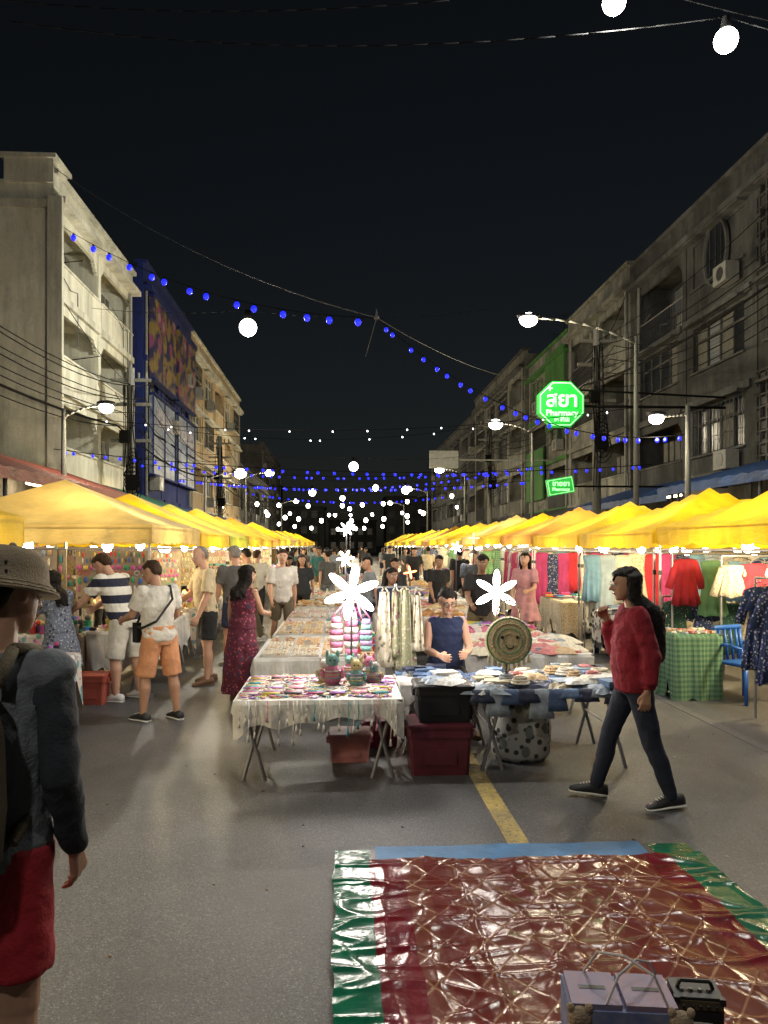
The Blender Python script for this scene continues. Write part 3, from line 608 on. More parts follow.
crowd = [(-.95, 12.8, 1.7, 1), (-.75, 15.5, 1.66, 1), (-.3, 18.5, 1.72, 0), (-1.6, 14.0, 1.7, 2), (-1.1, 17.0, 1.6, 1), (-1.3, 20.5, 1.7, 0), (-.6, 23, 1.7, 1), (-1.5, 26, 1.7, 0), (-.5, 29, 1.65, 1), (.3, 33, 1.7, 0), (-1.2, 37, 1.7, 1),
         (1.95, 10.6, 1.66, 3), (2.6, 15.2, 1.68, 1), (1.8, 14.2, 1.6, 3), (2.9, 18.5, 1.7, 0), (3.3, 21.5, 1.65, 1), (.95, 13.6, 1.62, 3), (.5, 12.9, 1.6, 2), (2.3, 24, 1.7, 1), (3.2, 28, 1.7, 0), (1.2, 36, 1.7, 1), (2.3, 41, 1.7, 0), (-.2, 43, 1.7, 0), (.6, 9.55, 1.55, 3), (1.9, 30, 1.7, 1), (-.9, 33, 1.7, 1), (.2, 50, 1.7, 0), (1.5, 54, 1.7, 0), (-1.75, 16.4, 1.68, 0), (-.2, 26, 1.7, 0), (2.8, 33, 1.7, 1), (3.0, 45, 1.7, 1), (-1.4, 30, 1.7, 1), (-1.6, 45, 1.7, 0)]
cr = random.Random(5)
for i, (x, y, h, mode) in enumerate(crowd):
    fem = cr.random() < .5; yaw = [0, pi, radians(cr.choice((70, 110))), radians(cr.uniform(150, 210))][mode]+cr.uniform(-.3, .3)
    st = cr.uniform(8, 20)
    tp = blk_s if i == 11 else cr.choice(tops)
    person('pedestrian', (x, y, 0), yaw, h*(.96 if fem else 1), cr.choice((skinA, skinB, skinC)), tp, cr.choice(bots), cr.choice((shoe_k, shoe_w)), (cr.choice(('long', 'bun', 'long')) if fem else 'short', cr.choice((hair_b, hair_b, hair_br))),
           lean=cr.uniform(0, 8), head=(cr.uniform(0, 18), cr.uniform(-25, 25)), legs=((st, st-8, 3), (-st*.7, -st-8, 3)), arms=((-st, 8, -st+14, 4), (st, 8, st+cr.choice((14, 50)), 0)), botk=cr.choice(('pants', 'shorts', 'pants') if not fem else ('pants', 'skirt', 'shorts')), topk=cr.choice(('tee', 'tee', 'shirt')), fem=fem, vx=.013 if y < 14 else .02, bulk=cr.uniform(.97, 1.12), footp=(-4, 12), hem=.45)
for x, y, ya, tp in ((-4.2, 10.4, -70, teal), (-4.1, 13.6, -95, wh_s), (-4.3, 16.8, -80, pink_s), (5.6, 13.9, 80, navy), (5.4, 17.2, 100, wh_s), (-3.9, 19.8, -90, blk_s)):
    person('stall_keeper', (x, y, 0), radians(ya), 1.6, skinB, tp, blk_s, shoe_k, ('long', hair_b), lean=8, head=(14, 0), fem=True, botk='pants', arms=((25, 8, 70, -8), (20, 8, 60, -8)), vx=.014)

# ------------------------------------------------------------------ tables and goods
cloth_w = M('white_tablecloth', (.6, .59, .56), .9, bs=.5, bscale=12); cloth_t = floral('printed_tablecloth', (.55, .5, .45), (.35, .15, .3), (.15, .3, .3), 14)
gcols = {'jewel': [(.6, .55, .5), (.4, .05, .2), (.05, .3, .35), (.5, .4, .05), (.3, .1, .4), (.7, .7, .7), (.02, .02, .03), (.55, .2, .3)],
         'orange': [(.62, .36, .12), (.6, .48, .25), (.55, .3, .12), (.6, .55, .45), (.65, .5, .28), (.3, .14, .05)],
         'pale': [(.65, .6, .5), (.6, .55, .42), (.7, .68, .62), (.5, .35, .2), (.55, .2, .2), (.3, .35, .4)],
         'denim': [(.06, .1, .2), (.1, .17, .3), (.25, .3, .36), (.03, .04, .08), (.5, .5, .48), (.35, .3, .2)],
         'bright': [(.6, .05, .05), (.05, .3, .15), (.05, .15, .5), (.6, .5, .15), (.6, .6, .6), (.5, .1, .35), (.1, .1, .1)]}
gm = {k: [M('goods_%s_%d' % (k, i), c, .55, ns=30) for i, c in enumerate(v)] for k, v in gcols.items()}
def table(x0, x1, y0, y1, z, cloth=cloth_w, drop=.12, name='folding_table'):
    e = empty(name); g = MB(); g.bx(x0, x1, y0, y1, z-.03, z-.004); g.obj('top', white, e)
    g = MB()
    for yy in (y0+.1, y1-.1):
        for xa, xb in ((x0+.06, x0+.22), (x1-.06, x1-.22)):
            g.tube((xa, yy, 0), (xb, yy, z-.03), .014, n=8); g.tube((xb, yy, 0), (xa, yy, z-.03), .014, n=8)
    for xx in (x0+.14, x1-.14): g.tube((xx, y0+.1, z*.5), (xx, y1-.1, z*.5), .01, n=6)
    g.obj('legs', metal, e)
    if cloth:
        g = MB(); per = []; st = .04
        def seg(a, b_):
            n = max(2, int((V(b_)-V(a)).length/st)); return [V(a)+(V(b_)-V(a))*i/n for i in range(n)]
        a, b_, c_, d = (x0, y0, 0), (x1, y0, 0), (x1, y1, 0), (x0, y1, 0)
        for s_, t_, nn in ((a, b_, (0, -1)), (b_, c_, (1, 0)), (c_, d, (0, 1)), (d, a, (-1, 0))):
            for p in seg(s_, t_): per.append((p, nn))
        r0 = [V((p.x, p.y, z)) for p, nn in per]; r1 = []; r2 = []
        for i, (p, nn) in enumerate(per):
            wv = .012*sin(i*1.1)+.01*sin(i*.37); dd = drop*(1+.25*sin(i*.21)+.12*sin(i*.9))
            cd = min((V((p.x-qx, p.y-qy)).length for qx in (x0, x1) for qy in (y0, y1))); dd *= 1+.9*max(0, 1-cd/.12)
            r1.append(V((p.x+nn[0]*(.015+wv*.5), p.y+nn[1]*(.015+wv*.5), z-.03))); r2.append(V((p.x+nn[0]*(.02+wv*1.6), p.y+nn[1]*(.02+wv*1.6), z-.03-dd)))
        g.loft([r0, r1, r2], 0, False); g.add(r0, [tuple(range(len(r0)))]); g.obj('tablecloth', cloth, e, False)
    return e
def goods(name, x0, x1, y0, y1, z, n, kind, types='dbrt', big=1, seed=1):
    rr = random.Random(seed); g = MB(); nm = len(gm[kind])
    for i in range(n):
        x = rr.uniform(x0, x1); y = rr.uniform(y0, y1); t = rr.choice(types); m_ = rr.randrange(nm); k = big*rr.uniform(.7, 1.3)
        if t == 'd': g.tube((x, y, z), (x, y, z+.012*k), .022*k, .02*k, 10, m_)
        elif t == 'b': g.box((x, y, z+.011*k), (.05*k, .035*k, .022*k), m_, rr.uniform(0, 3))
        elif t == 'r':
            c0 = V((x, y, z+.006)); pts = [c0+V((cos(a)*.033*k, sin(a)*.033*k, .004*sin(2*a))) for a in [2*pi*q/9 for q in range(10)]]; g.path(pts, .0055*k, 5, m_)
        elif t == 't':
            a = rr.uniform(0, pi); L = .09*k; p = V((x, y, z+.006)); pts = [p+V((cos(a), sin(a), 0))*(L*(q/4-.5))+V((-sin(a), cos(a), 0))*.012*sin(q*2)+V((0, 0, .004*(q % 2))) for q in range(5)]; g.path(pts, .006*k, 5, m_)
        elif t == 'f':
            rz = rr.uniform(-.4, .4); h = 0
            for q in range(rr.randint(1, 4)): g.box((x+rr.uniform(-.01, .01), y+rr.uniform(-.01, .01), z+h+.011), (.2*k, .15*k, .02), rr.randrange(nm), rz+rr.uniform(-.1, .1)); h += .023
        elif t == 'c':
            for q in range(3):
                c0 = V((x, y, z+.012+.02*q)); pts = [c0+V((cos(a)*(.075-.012*q)*k, sin(a)*(.06-.01*q)*k, 0)) for a in [2*pi*w_/12 for w_ in range(13)]]; g.path(pts, .01*k, 6, m_)
        elif t == 's':
            g.tube((x, y, z), (x, y, z+.06*k), .02*k, .028*k, 10, m_); g.ell((x, y, z+.075*k), (.02*k,)*3, 8, 6, rr.randrange(nm))
        elif t == 'g':
            a = rr.uniform(0, pi); Lx, Ly = .15*k, .1*k; N = 7; vs = []; sx = rr.uniform(0, 99)
            for ii in range(N+1):
                for jj in range(N+1):
                    uu = -1+2*ii/N; vv_ = -1+2*jj/N; rad = 1+.25*NZ.noise(V((uu+sx, vv_, 5))); px = uu*Lx*rad; py = vv_*Ly*rad
                    hz = z+.004+max(0, (1-max(abs(uu), abs(vv_))**3))*(.035+.05*abs(NZ.noise(V((uu*2.2+sx, vv_*2.2, sx)))))*k
                    vs.append((x+px*cos(a)-py*sin(a), y+px*sin(a)+py*cos(a), hz))
            g.add(vs, [(ii*(N+1)+jj, (ii+1)*(N+1)+jj, (ii+1)*(N+1)+jj+1, ii*(N+1)+jj+1) for ii in range(N) for jj in range(N)], m_)
    return g.obj(name, gm[kind], None, False)
def trays(name, x0, x1, y0, y1, z, kind, seed):
    rr = random.Random(seed); g = MB(); nm = len(gm[kind]); x = x0
    while x+.3 <= x1+.01:
        y = y0
        while y+.36 <= y1:
            g.bx(x+.01, x+.29, y+.01, y+.34, z, z+.02, nm); mm = rr.randrange(nm); tt = rr.random()
            for i in range(7):
                for j in range(8):
                    if rr.random() < .12: continue
                    px = x+.035+i*.038; py = y+.03+j*.04; mi = mm if rr.random() < .6 else rr.randrange(nm)
                    if tt < .5: g.tube((px, py, z+.02), (px, py, z+.032+.01*tt), .015, .012, 7, mi)
                    else: g.box((px, py, z+.028), (.028, .022, .016), mi, rr.uniform(-.3, .3))
            if rr.random() < .35: g.box((x+.15, y+.33, z+.06), (.07, .004, .05), nm)
            y += .36
        x += .3
    g.obj(name, gm[kind]+[M('tray_lining_%d' % seed, (.5, .46, .4), .8)])
zt = .61
table(-.78, .46, 5.7, 6.75, zt, cloth_w, .13)
goods('jewellery', -.74, .42, 5.75, 6.7, zt+.002, 560, 'jewel', 'drtt', 1.0, 1); goods('white_bracelets', -.7, .3, 5.9, 6.7, zt+.01, 200, 'pale', 'tr', 1.2, 2)
g = MB(); rr = random.Random(3)
for q in range(7):
    x = -.68+q*.165
    for k in range(4):
        y = 5.86+k*.22
        for j in range(7): a = rr.uniform(-.1, .1); g.tube((x-.06, y+j*.02, zt+.02), (x+.06, y+j*.02+a*.05, zt+.02), .006, .006, 5, (q*3+k+j//3) % 8)
g.obj('bracelet_display', gm['jewel'], None, True)
g = MB()
for i in range(34):
    x = -.72+i*.034+rr.uniform(-.008, .008)
    if rr.random() < .3: continue
    L = rr.uniform(.08, .3); m_ = rr.choice((0, 5, 5, 0, 7, 2)); g.path([(x, 5.64, zt+.01), (x+.004, 5.62, zt-.5*L), (x-.004, 5.625, zt-L)], .004, 5, m_)
    g.tube((x-.004, 5.625, zt-L), (x-.004, 5.625, zt-L-.05), .005, .012, 7, m_)
g.obj('hanging_necklaces', gm['jewel'], None, True)
table(1.04, 2.3, 5.85, 6.8, zt, None)
goods('folded_clothes', 1.1, 2.22, 5.92, 6.72, zt, 60, 'denim', 'ggfc', 1.0, 4)
goods('rope_belts', 1.15, 2.2, 5.95, 6.65, zt+.05, 20, 'pale', 'cg', 1.0, 5)
g = MB()
for i in range(11):
    x = 1.08+i*.115
    L = R.uniform(.06, .22)
    g.loft([[V((x+(.07+.01*k)*cos(a)*(1+.1*sin(3*a+i)), 5.845+.014*sin(a)*(1+.5*sin(5*a+k))-.01*k, zt+.035-L*k/3)) for a in [2*pi*q/16 for q in range(16)]] for k in range(4)], R.choice((0, 1, 3, 3, 2)))
g.obj('draped_clothes', gm['denim'], None, True)
table(.5, 1.04, 6.45, 7.0, zt, cloth_w, .1); goods('folded_clothes', .56, .98, 6.5, 6.92, zt, 22, 'denim', 'fg', .85, 6)
for i, (a, c_, k, cl) in enumerate(((7.7, 9.3, 'orange', cloth_w), (9.6, 11.4, 'orange', cloth_w), (11.8, 13.6, 'pale', cloth_t), (14, 16, 'orange', cloth_w), (16.5, 19, 'pale', cloth_w), (20, 23, 'orange', cloth_w), (24, 28, 'bright', cloth_t))):
    table(-.85+i*.02, .42, a, c_, zt+.02, cl, .15)
    if i < 3: trays('trinket_trays', -.8, .4, a+.03, c_-.03, zt+.022, k, 110+i); goods('souvenirs', .1, .4, a+.05, c_-.05, zt+.04, 30, 'bright', 's', 1.2, 210+i)
    else: goods('souvenirs', -.8, .38, a+.05, c_-.05, zt+.022, 240, k, 'dbr', 1.5, 10+i)
    table(1.3, 2.6, a+.1, c_, zt+.02, cl, .15); goods('souvenirs', 1.35, 2.5, a+.15, c_-.05, zt+.022, 160, ('pale', 'jewel', 'orange')[i % 3], 'dbgc', 1.3, 30+i)
    if i > 1: table(.55, 1.2, a+.3, c_, zt+.02, cl, .2); goods('souvenirs', .58, 1.15, a+.35, c_-.1, zt+.022, 70, 'pale', 'bs', 1.5, 50+i)
def crate(name, x, y, z, w_, d, h, mt, lid=True):
    g = MB(); k = .88
    def ring(s, zz): return [V((x+a*w_/2*s, y+b_*d/2*s, zz)) for a, b_ in ((-1, -.9), (-.9, -1), (.9, -1), (1, -.9), (1, .9), (.9, 1), (-.9, 1), (-1, .9))]
    g.loft([ring(k, z), ring(.95, z+h*.8), ring(1.0, z+h*.8), ring(1.01, z+h*.86), ring(1.0, z+h*.86), ring(1, z+h)])
    g.box((x, y-d/2*.92, z+h*.4), (w_*.5, .012, h*.35))
    if lid: g.loft([ring(1.05, z+h), ring(1.05, z+h+.02), ring(.97, z+h+.03)])
    g.box((x-w_/2-.01, y, z+h*.84), (.02, .12, .05)); g.box((x+w_/2+.01, y, z+h*.84), (.02, .12, .05)); return g.obj(name, mt)
crate('storage_crate', .76, 6.0, 0, .5, .38, .36, M('maroon_plastic', (.1, .018, .03), .4)); crate('storage_crate', .8, 6.02, .392, .44, .34, .26, black)
crate('storage_crate', .08, 6.35, 0, .34, .3, .2, M('pink_plastic', (.5, .2, .2), .45)); crate('storage_crate', .36, 6.8, 0, .3, .3, .2, M('plum_plastic', (.25, .04, .09), .4))
goods('folded_clothes', .64, .95, 5.92, 6.14, .682, 5, 'denim', 'g', .8, 16)
bagm = floral('leaf_print_bag', (.5, .5, .46), (.05, .05, .05), (.2, .22, .2), 16, .7)
g = MB(); g.loft([[V((1.48+a*cos(th)*(1+.04*sin(5*th)), 6.25+c_*sin(th), z)) for th in [2*pi*j/24 for j in range(24)]] for z, a, c_ in ((0, .2, .12), (.05, .24, .16), (.25, .25, .16), (.42, .23, .13), (.5, .2, .08))])
g.path([(1.36, 6.2, .48), (1.38, 6.2, .56), (1.56, 6.2, .57), (1.6, 6.2, .48)], .01); g.obj('printed_tote_bag', bagm, None, True)
straw = M('woven_straw', (.62, .54, .34), .85, col2=(.45, .37, .2), ns=60, bs=.8, bscale=90); strg = M('green_ribbon', (.2, .34, .2), .8)
e = empty('straw_bag_display', (1.34, 6.1, 0)); g = MB(); hz = .99
g.loft([[V((r_*cos(th), y, hz+r_*sin(th))) for th in [2*pi*j/36 for j in range(36)]] for r_, y in ((.02, -.05), (.1, -.055), (.17, -.04), (.19, 0), (.17, .03), (.02, .04))][::-1], 0)
for r_ in (.06, .1, .14, .18): g.path([V((r_*cos(th), -.056+(.02 if r_ > .15 else 0), hz+r_*sin(th))) for th in [2*pi*j/30 for j in range(31)]], .007, 5, 1 if r_ in (.1, .18) else 0)
for s in (-1, 1): g.ell((s*.06, -.062, hz+.03), (.014, .01, .014), m=2)
g.path([V((.03*cos(th), -.066, hz-.03+.03*sin(th))) for th in [pi+pi*j/8 for j in range(9)]], .005, 5, 2)
g.path([V((.1*cos(th), 0, hz+.17+.15*sin(th))) for th in [pi*j/10 for j in range(11)]], .008, 5, 0)
for k in range(9): g.tube((-.16+k*.04, -.02, hz-.17+abs(k-4)*.014), (-.16+k*.04, -.03, hz-.24+abs(k-4)*.016), .006, .016, 6, 0)
g.obj('bag', [straw, strg, black], e, True); g = MB(); g.tube((0, .06, zt), (0, .06, 1.22), .01); g.box((0, .06, zt+.01), (.2, .2, .02)); g.obj('stand', dmetal, e)
crochet = [M('crochet_%d' % i, c, .95, bs=1, bscale=120) for i, c in enumerate([(.6, .2, .33), (.2, .4, .38), (.6, .5, .25), (.65, .6, .55), (.4, .28, .48), (.65, .62, .6)])]
e = empty('crocheted_toys'); g = MB(); rr = random.Random(9)
for i in range(13):
    x = .02+rr.uniform(-.2, .32); y = 6.35+rr.uniform(-.1, .3); z = zt; h = rr.uniform(.09, .17)
    if i == 0: x, y, h = -.06, 6.2, .19
    if i == 1: x, y, h = .13, 6.15, .16
    g.ell((x, y, z+h*.5), (h*.38, h*.34, h*.5), m=i % 6); g.ell((x, y, z+h*1.15), (h*.3, h*.3, h*.28), m=(i+1) % 6)
    for s in (-1, 1): g.ell((x+s*h*.22, y, z+h*1.42), (h*.08, h*.06, h*.16), 8, 6, (i+1) % 6); g.ell((x+s*h*.42, y-.02, z+h*.6), (h*.1, h*.1, h*.22), 8, 6, i % 6); g.ell((x+s*h*.1, y-h*.29, z+h*1.18), (h*.04,)*3, 6, 4, 6)
    for k in range(4): g.path([V((x+h*.37*cos(a), y+h*.33*sin(a), z+h*(.3+k*.14))) for a in [2*pi*j/14 for j in range(15)]], .006, 5, (i+k) % 6)
g.obj('toys', crochet+[black], e, True)
e = empty('hanging_crochet_bags', (.1, 6.78, 0)); g = MB()
for cx, z1, z0, w_, m0 in ((-.13, 1.12, .8, .06, 0), (.0, 1.16, .78, .065, 3), (.13, 1.1, .82, .055, 4)):
    def wd(u): return w_*(.55+.45*sin(pi*min(1, u*.75+.05)))
    for k in range(6): g.loft([[V((cx+wd((k+q)/6)*cos(th)*(1+.05*sin(8*th)), .04*sin(th), z1+(z0-z1)*(k+q)/6)) for th in [2*pi*j/24 for j in range(24)]] for q in (0, .5, .99)][::-1], (m0+k % 2*3) % 6)
    g.path([(cx-.04, 0, z1), (cx*.4, 0, 1.25), (cx+.04, 0, z1)], .007)
g.tube((-.15, 0, 1.25), (.15, 0, 1.25), .007, m=3); g.tube((0, .0, zt), (0, 0, 1.25), .009, m=3); g.obj('bags', crochet, e, True)
e = empty('bag_display_stand', (.5, 6.95, 0)); g = MB(); g.tube((0, 0, 0), (0, 0, 1.4), .014); g.tube((-.22, 0, 1.37), (.22, 0, 1.37), .01)
for a in range(3): g.tube((0, 0, .12), (.24*cos(a*2.1), .24*sin(a*2.1), 0), .012)
g.obj('stand', metal, e); tote = floral('knotted_tote', (.42, .38, .28), (.14, .12, .09), (.5, .46, .38), 22, .7); scarf = floral('striped_scarf', (.22, .22, .13), (.4, .36, .3), (.15, .08, .08), 30, .6)
g = MB()
for cx, z1, z0, w_, m_ in ((-.1, 1.33, .66, .09, 0), (.08, 1.35, .6, .1, 1), (.19, 1.3, .8, .06, 0), (0, 1.33, .75, .07, 1)):
    g.loft([[V((cx+(w_*(.45+.6*k/9))*cos(th)*(1+.14*sin(6*th+k*.3)), -.04+.045*sin(th)*(1+.3*sin(7*th)), z1+(z0-z1)*k/9)) for th in [2*pi*j/36 for j in range(36)]] for k in range(10)][::-1], m_)
    g.path([(cx-.03, -.04, z1), (cx, 0, 1.375), (cx+.03, -.04, z1)], .008)
g.obj('bags', [tote, scarf], e, True)
def flower(x, y, z, r_, col=(1, .92, .84), mt=star_e, P=25, base=zt, rot=.3, petals=6):
    e = empty('flower_lamp', (x, y, 0)); g = MB()
    for k in range(petals):
        a = rot+2*pi*k/petals; d = V((cos(a), 0, sin(a))); mt3 = Matrix((V((d.x, 0, d.z)), V((0, 1, 0)), V((-d.z, 0, d.x)))).transposed()
        g.ell(V((0, 0, z))+d*r_*.55, (r_*.45, .02, r_*.15), 14, 8, 0, mt3)
    g.ell((0, -.01, z), (r_*.27, .025, r_*.27), m=0); g.obj('petals', mt, e, True)
    g = MB(); g.tube((0, .02, base), (0, .02, z), .009); g.tube((0, .02, base), (0, .02, base+.015), .09, n=20); g.obj('stand', dmetal, e)
    light('flower_light', (0, -.12, z), P, col, .15, e)
flower(.1, 6.72, 1.34, .25, P=75, rot=.35); flower(1.35, 6.62, 1.34, .2, P=55, rot=.5)
flower(.06, 8.6, 1.6, .1, P=50, rot=.1); flower(.1, 12, 2.0, .12, P=55, rot=.2); flower(.9, 9.9, 1.4, .09, (1, .35, .2), bulb_red, 6, 0, .2, 4); flower(1.95, 11.2, 1.85, .09, (1, .35, .2), bulb_red, 6, 0, 0, 4)
flower(2.3, 15.2, 1.7, .12, P=60); flower(.25, 19, 2.2, .12, P=70)

pegw = M('display_board', (.32, .27, .2), .8)
def board(x0, x1, y, z0, z1, kind, seed, ang=0):
    e = empty('display_board'); rr = random.Random(seed); g = MB(); g.bx(x0, x1, y, y+.02, z0, z1); g.tube((x0, y+.01, 0), (x0, y+.01, z1), .012); g.tube((x1, y+.01, 0), (x1, y+.01, z1), .012); g.obj('panel', pegw, e); g = MB()
    nk = len(gm[kind]); z = z0+.05
    while z < z1-.04:
        x = x0+.04; rowm = rr.randrange(nk); t = rr.random(); st = rr.uniform(.04, .085); hz = rr.uniform(.07, .14)
        while x < x1-.03:
            m_ = rowm if rr.random() < .45 else rr.randrange(nk); zz = z+hz/2+rr.uniform(-.01, .01)
            if rr.random() < .9:
                if t < .35: g.box((x, y-.012, zz), (st*.7, .015, hz*.7), m_)
                elif t < .7: g.path([V((x+st*.38*cos(a), y-.01, zz+hz*.4*sin(a))) for a in [2*pi*j/8 for j in range(9)]], .005, 4, m_)
                else: g.ell((x, y-.015, zz), (st*.3, .012, hz*.4), 8, 5, m_)
            x += st*rr.uniform(.9, 1.2)
        z += hz
    g.obj('items', gm[kind], e, True)
for i in range(9):
    y0 = 9.1+i*3.15
    table(-2.95, -2.25, y0+.1, y0+2.6, .74, [cloth_w, cloth_t, cloth_w][i % 3], .35, 'stall_table'); goods('stall_goods', -2.9, -2.3, y0+.15, y0+2.5, .745, 170 if i < 5 else 50, ['jewel', 'bright', 'orange'][i % 3], 'bsd', 1.7, 70+i)
    board(-4.9, -3.05, y0+2.75, .8, 1.72, ['jewel', 'bright', 'orange'][i % 3], i)
table(-4.6, -3.0, 9.1, 9.7, .72, cloth_t, .4, 'stall_table'); goods('stall_goods', -4.5, -3.05, 9.15, 9.65, .725, 200, 'bright', 'bsdr', 1.5, 99)
board(-4.7, -3.4, 9.8, .9, 1.7, 'jewel', 50); board(-3.3, -2.5, 10.5, .9, 1.65, 'orange', 51); board(-4.7, -3.5, 9.75, 1.2, 1.72, 'pale', 52); board(-3.3, -2.4, 9.9, 1.1, 1.68, 'bright', 53)
crate('storage_crate', -2.75, 8.75, 0, .36, .3, .3, M('coral_plastic', (.45, .1, .07), .45)); crate('storage_crate', -3.3, 8.9, 0, .5, .4, .32, M('brown_crate', (.15, .07, .04), .6))
table(-3.6, -2.5, 6.3, 7.6, .72, cloth_t, .3, 'stall_table'); goods('stall_goods', -3.55, -2.55, 6.35, 7.55, .725, 120, 'jewel', 'bsdr', 1.5, 98)

# ------------------------------------------------------------------ clothes racks on the right
gar = {'blue': M('pale_blue_cotton', (.2, .38, .55), .9), 'denim': M('light_denim', (.35, .45, .55), .9), 'red': M('red_dress', (.5, .03, .05), .85), 'gplaid': plaid('green_gingham', (.04, .12, .07), (.14, .24, .15), 110), 'navyf': floral('navy_print', (.015, .03, .09), (.4, .4, .45), (.1, .1, .3), 30),
       'wht': M('ivory_cotton', (.6, .57, .5), .9), 'mag': M('magenta_cotton', (.42, .05, .18), .9), 'gdots': floral('dark_green_dots', (.02, .07, .05), (.45, .45, .4), (.02, .06, .05), 34, .35), 'bw': floral('black_white_print', (.6, .58, .52), (.03, .03, .03), (.03, .03, .03), 12, .8), 'crm': floral('cream_lace', (.55, .48, .35), (.3, .22, .15), (.6, .55, .45), 30), 'mint': M('green_stripe_dress', (.15, .32, .16), .9)}
def garment(g, x, y, ztop, L, wd, m_, ax, kind='dress'):
    d = V((1, 0, 0)) if ax == 'x' else V((0, 1, 0)); nn = V((0, 1, 0)) if ax == 'x' else V((1, 0, 0)); c = V((x, y, 0)); ph = R.uniform(0, 6)
    fl = R.choice((.16, .2, .24)); sl_ = R.choice((0, .22, .35))
    prof = [(0, .07, .02), (.03, .16*wd/.2, .035), (.1, .15*wd/.2, .045), (.35, .12*wd/.2, .045), (.45, .14*wd/.2, .05), (.75, (fl+.14)/2*wd/.2, .06), (1, fl*wd/.2, .07)]
    g.loft([[c+d*a*cos(th)*(1+.08*sin(7*th+ph)*u)+nn*b_*sin(th)*(1+.45*sin(9*th+ph)*u)+V((0, 0, ztop-L*u+.02*u*sin(5*th+ph))) for th in [2*pi*j/36 for j in range(36)]] for u, a, b_ in prof], m_)
    if sl_:
        for s in (-1, 1): g.tube(c+d*s*.13*wd/.2+V((0, 0, ztop-.04)), c+d*s*(.15+sl_*.25)*wd/.2+V((0, 0, ztop-.02-sl_)), .042, .055, 12, m_, fv=.5)
def rack(p0, p1, z, items, ax, n=None, L=(.6, .9), tight=False):
    e = empty('clothes_rack'); p0 = V((*p0, 0)); p1 = V((*p1, 0)); g = MB(); g.tube(p0+V((0, 0, z)), p1+V((0, 0, z)), .013); g.tube(p0, p0+V((0, 0, z)), .013); g.tube(p1, p1+V((0, 0, z)), .013)
    n = n or len(items); mats = list(dict.fromkeys(items)); gg = MB()
    for i in range(n):
        p = p0+(p1-p0)*((i+.5)/n); k = items[i % len(items)]
        g.path([p+V((0, 0, z+.02)), p+V((0, 0, z-.04))], .005, 4); g.path([p+(p1-p0).normalized()*-.16+V((0, 0, z-.08)), p+V((0, 0, z-.04)), p+(p1-p0).normalized()*.16+V((0, 0, z-.08))], .005, 4)
        a2 = ('x' if ax == 'y' else 'y') if tight else ax
        garment(gg, p.x, p.y, z-.06-R.uniform(0, .05), R.uniform(*L), R.uniform(.17, .22), mats.index(k), a2)
    g.obj('rail', metal, e); gg.obj('garments', [gar[k] for k in mats], e, True)
rack((4.15, 9.45), (6.9, 9.45), 1.64, ['red', 'mint', 'blue', 'navyf', 'wht', 'mag'], 'x', 8, (.4, .7))
rack((4.1, 9.62), (6.9, 9.62), 1.1, ['gdots', 'navyf', 'gdots', 'crm', 'mag'], 'x', 8, (.5, .7))
rack((4.08, 12.7), (6.9, 12.7), 1.68, ['blue', 'denim', 'wht', 'crm', 'red', 'mag', 'navyf'], 'x', 11, (.6, 1.05))
rack((4.1, 12.9), (6.9, 12.9), 1.2, ['bw', 'crm', 'gplaid', 'wht'], 'x', 8, (.6, .9))
rack((4.1, 16), (6.9, 16), 1.66, ['mag', 'navyf', 'mag', 'red', 'crm', 'mag'], 'x', 12, (.7, 1.1)); rack((4.05, 16.4), (4.05, 18.7), 1.66, ['mag', 'red', 'mag', 'wht'], 'y', 10, (.7, 1))
rack((6.7, 6.9), (6.7, 9.3), 1.66, ['wht', 'blue', 'gplaid', 'mag', 'navyf'], 'y', 9, (.7, 1.0)); rack((6.8, 9.9), (6.8, 12.5), 1.66, ['wht', 'crm', 'red', 'blue'], 'y', 9, (.7, 1.0))
rack((4.2, 7.1), (4.2, 7.6), 1.42, ['navyf', 'navyf'], 'y', 3, (.75, .9), True); rack((5.2, 7.4), (6.6, 7.4), 1.6, ['navyf', 'navyf', 'blue'], 'x', 4, (.8, 1.1))
rack((4.5, 8.9), (5.6, 8.9), 1.62, ['crm', 'red', 'wht', 'blue'], 'x', 4, (.35, .5))
for i in range(4, 12): rack((4.1, 6.4+i*3.15), (6.9, 6.4+i*3.15), 1.66, R.sample(list(gar), 5), 'x', 9, (.6, 1.0))
table(3.75, 4.3, 8.5, 9.0, .74, gar['gplaid'], .62, 'cloth_covered_table'); goods('stall_goods', 3.8, 4.25, 8.55, 8.95, .745, 40, 'pale', 'bd', 1.2, 60)
table(4.1, 5.0, 11.2, 12.3, .7, gar['bw'], .5, 'cloth_covered_table'); goods('folded_clothes', 4.15, 4.95, 11.3, 12.2, .705, 30, 'denim', 'fg', 1.0, 61)
table(4.1, 5.2, 14.2, 15.6, .7, gar['crm'], .5, 'cloth_covered_table'); goods('folded_clothes', 4.15, 5.1, 14.3, 15.5, .705, 30, 'bright', 'ff', 1.0, 62)
for i in range(4, 9): table(4.1, 4.9, 6.7+i*3.15, 9+i*3.15, .72, cloth_w, .5, 'stall_table'); goods('stall_goods', 4.15, 4.85, 6.8+i*3.15, 8.9+i*3.15, .725, 50, 'bright', 'bsf', 1.5, 80+i)
crate('storage_crate', 4.3, 10.3, 0, .5, .4, .35, M('blue_crate', (.03, .08, .2), .5)); crate('storage_crate', 4.9, 10.2, 0, .5, .4, .35, M('grey_crate', (.2, .2, .2), .5))
e = empty('plastic_chair', (4.55, 8.45, 0), radians(200)); g = MB()
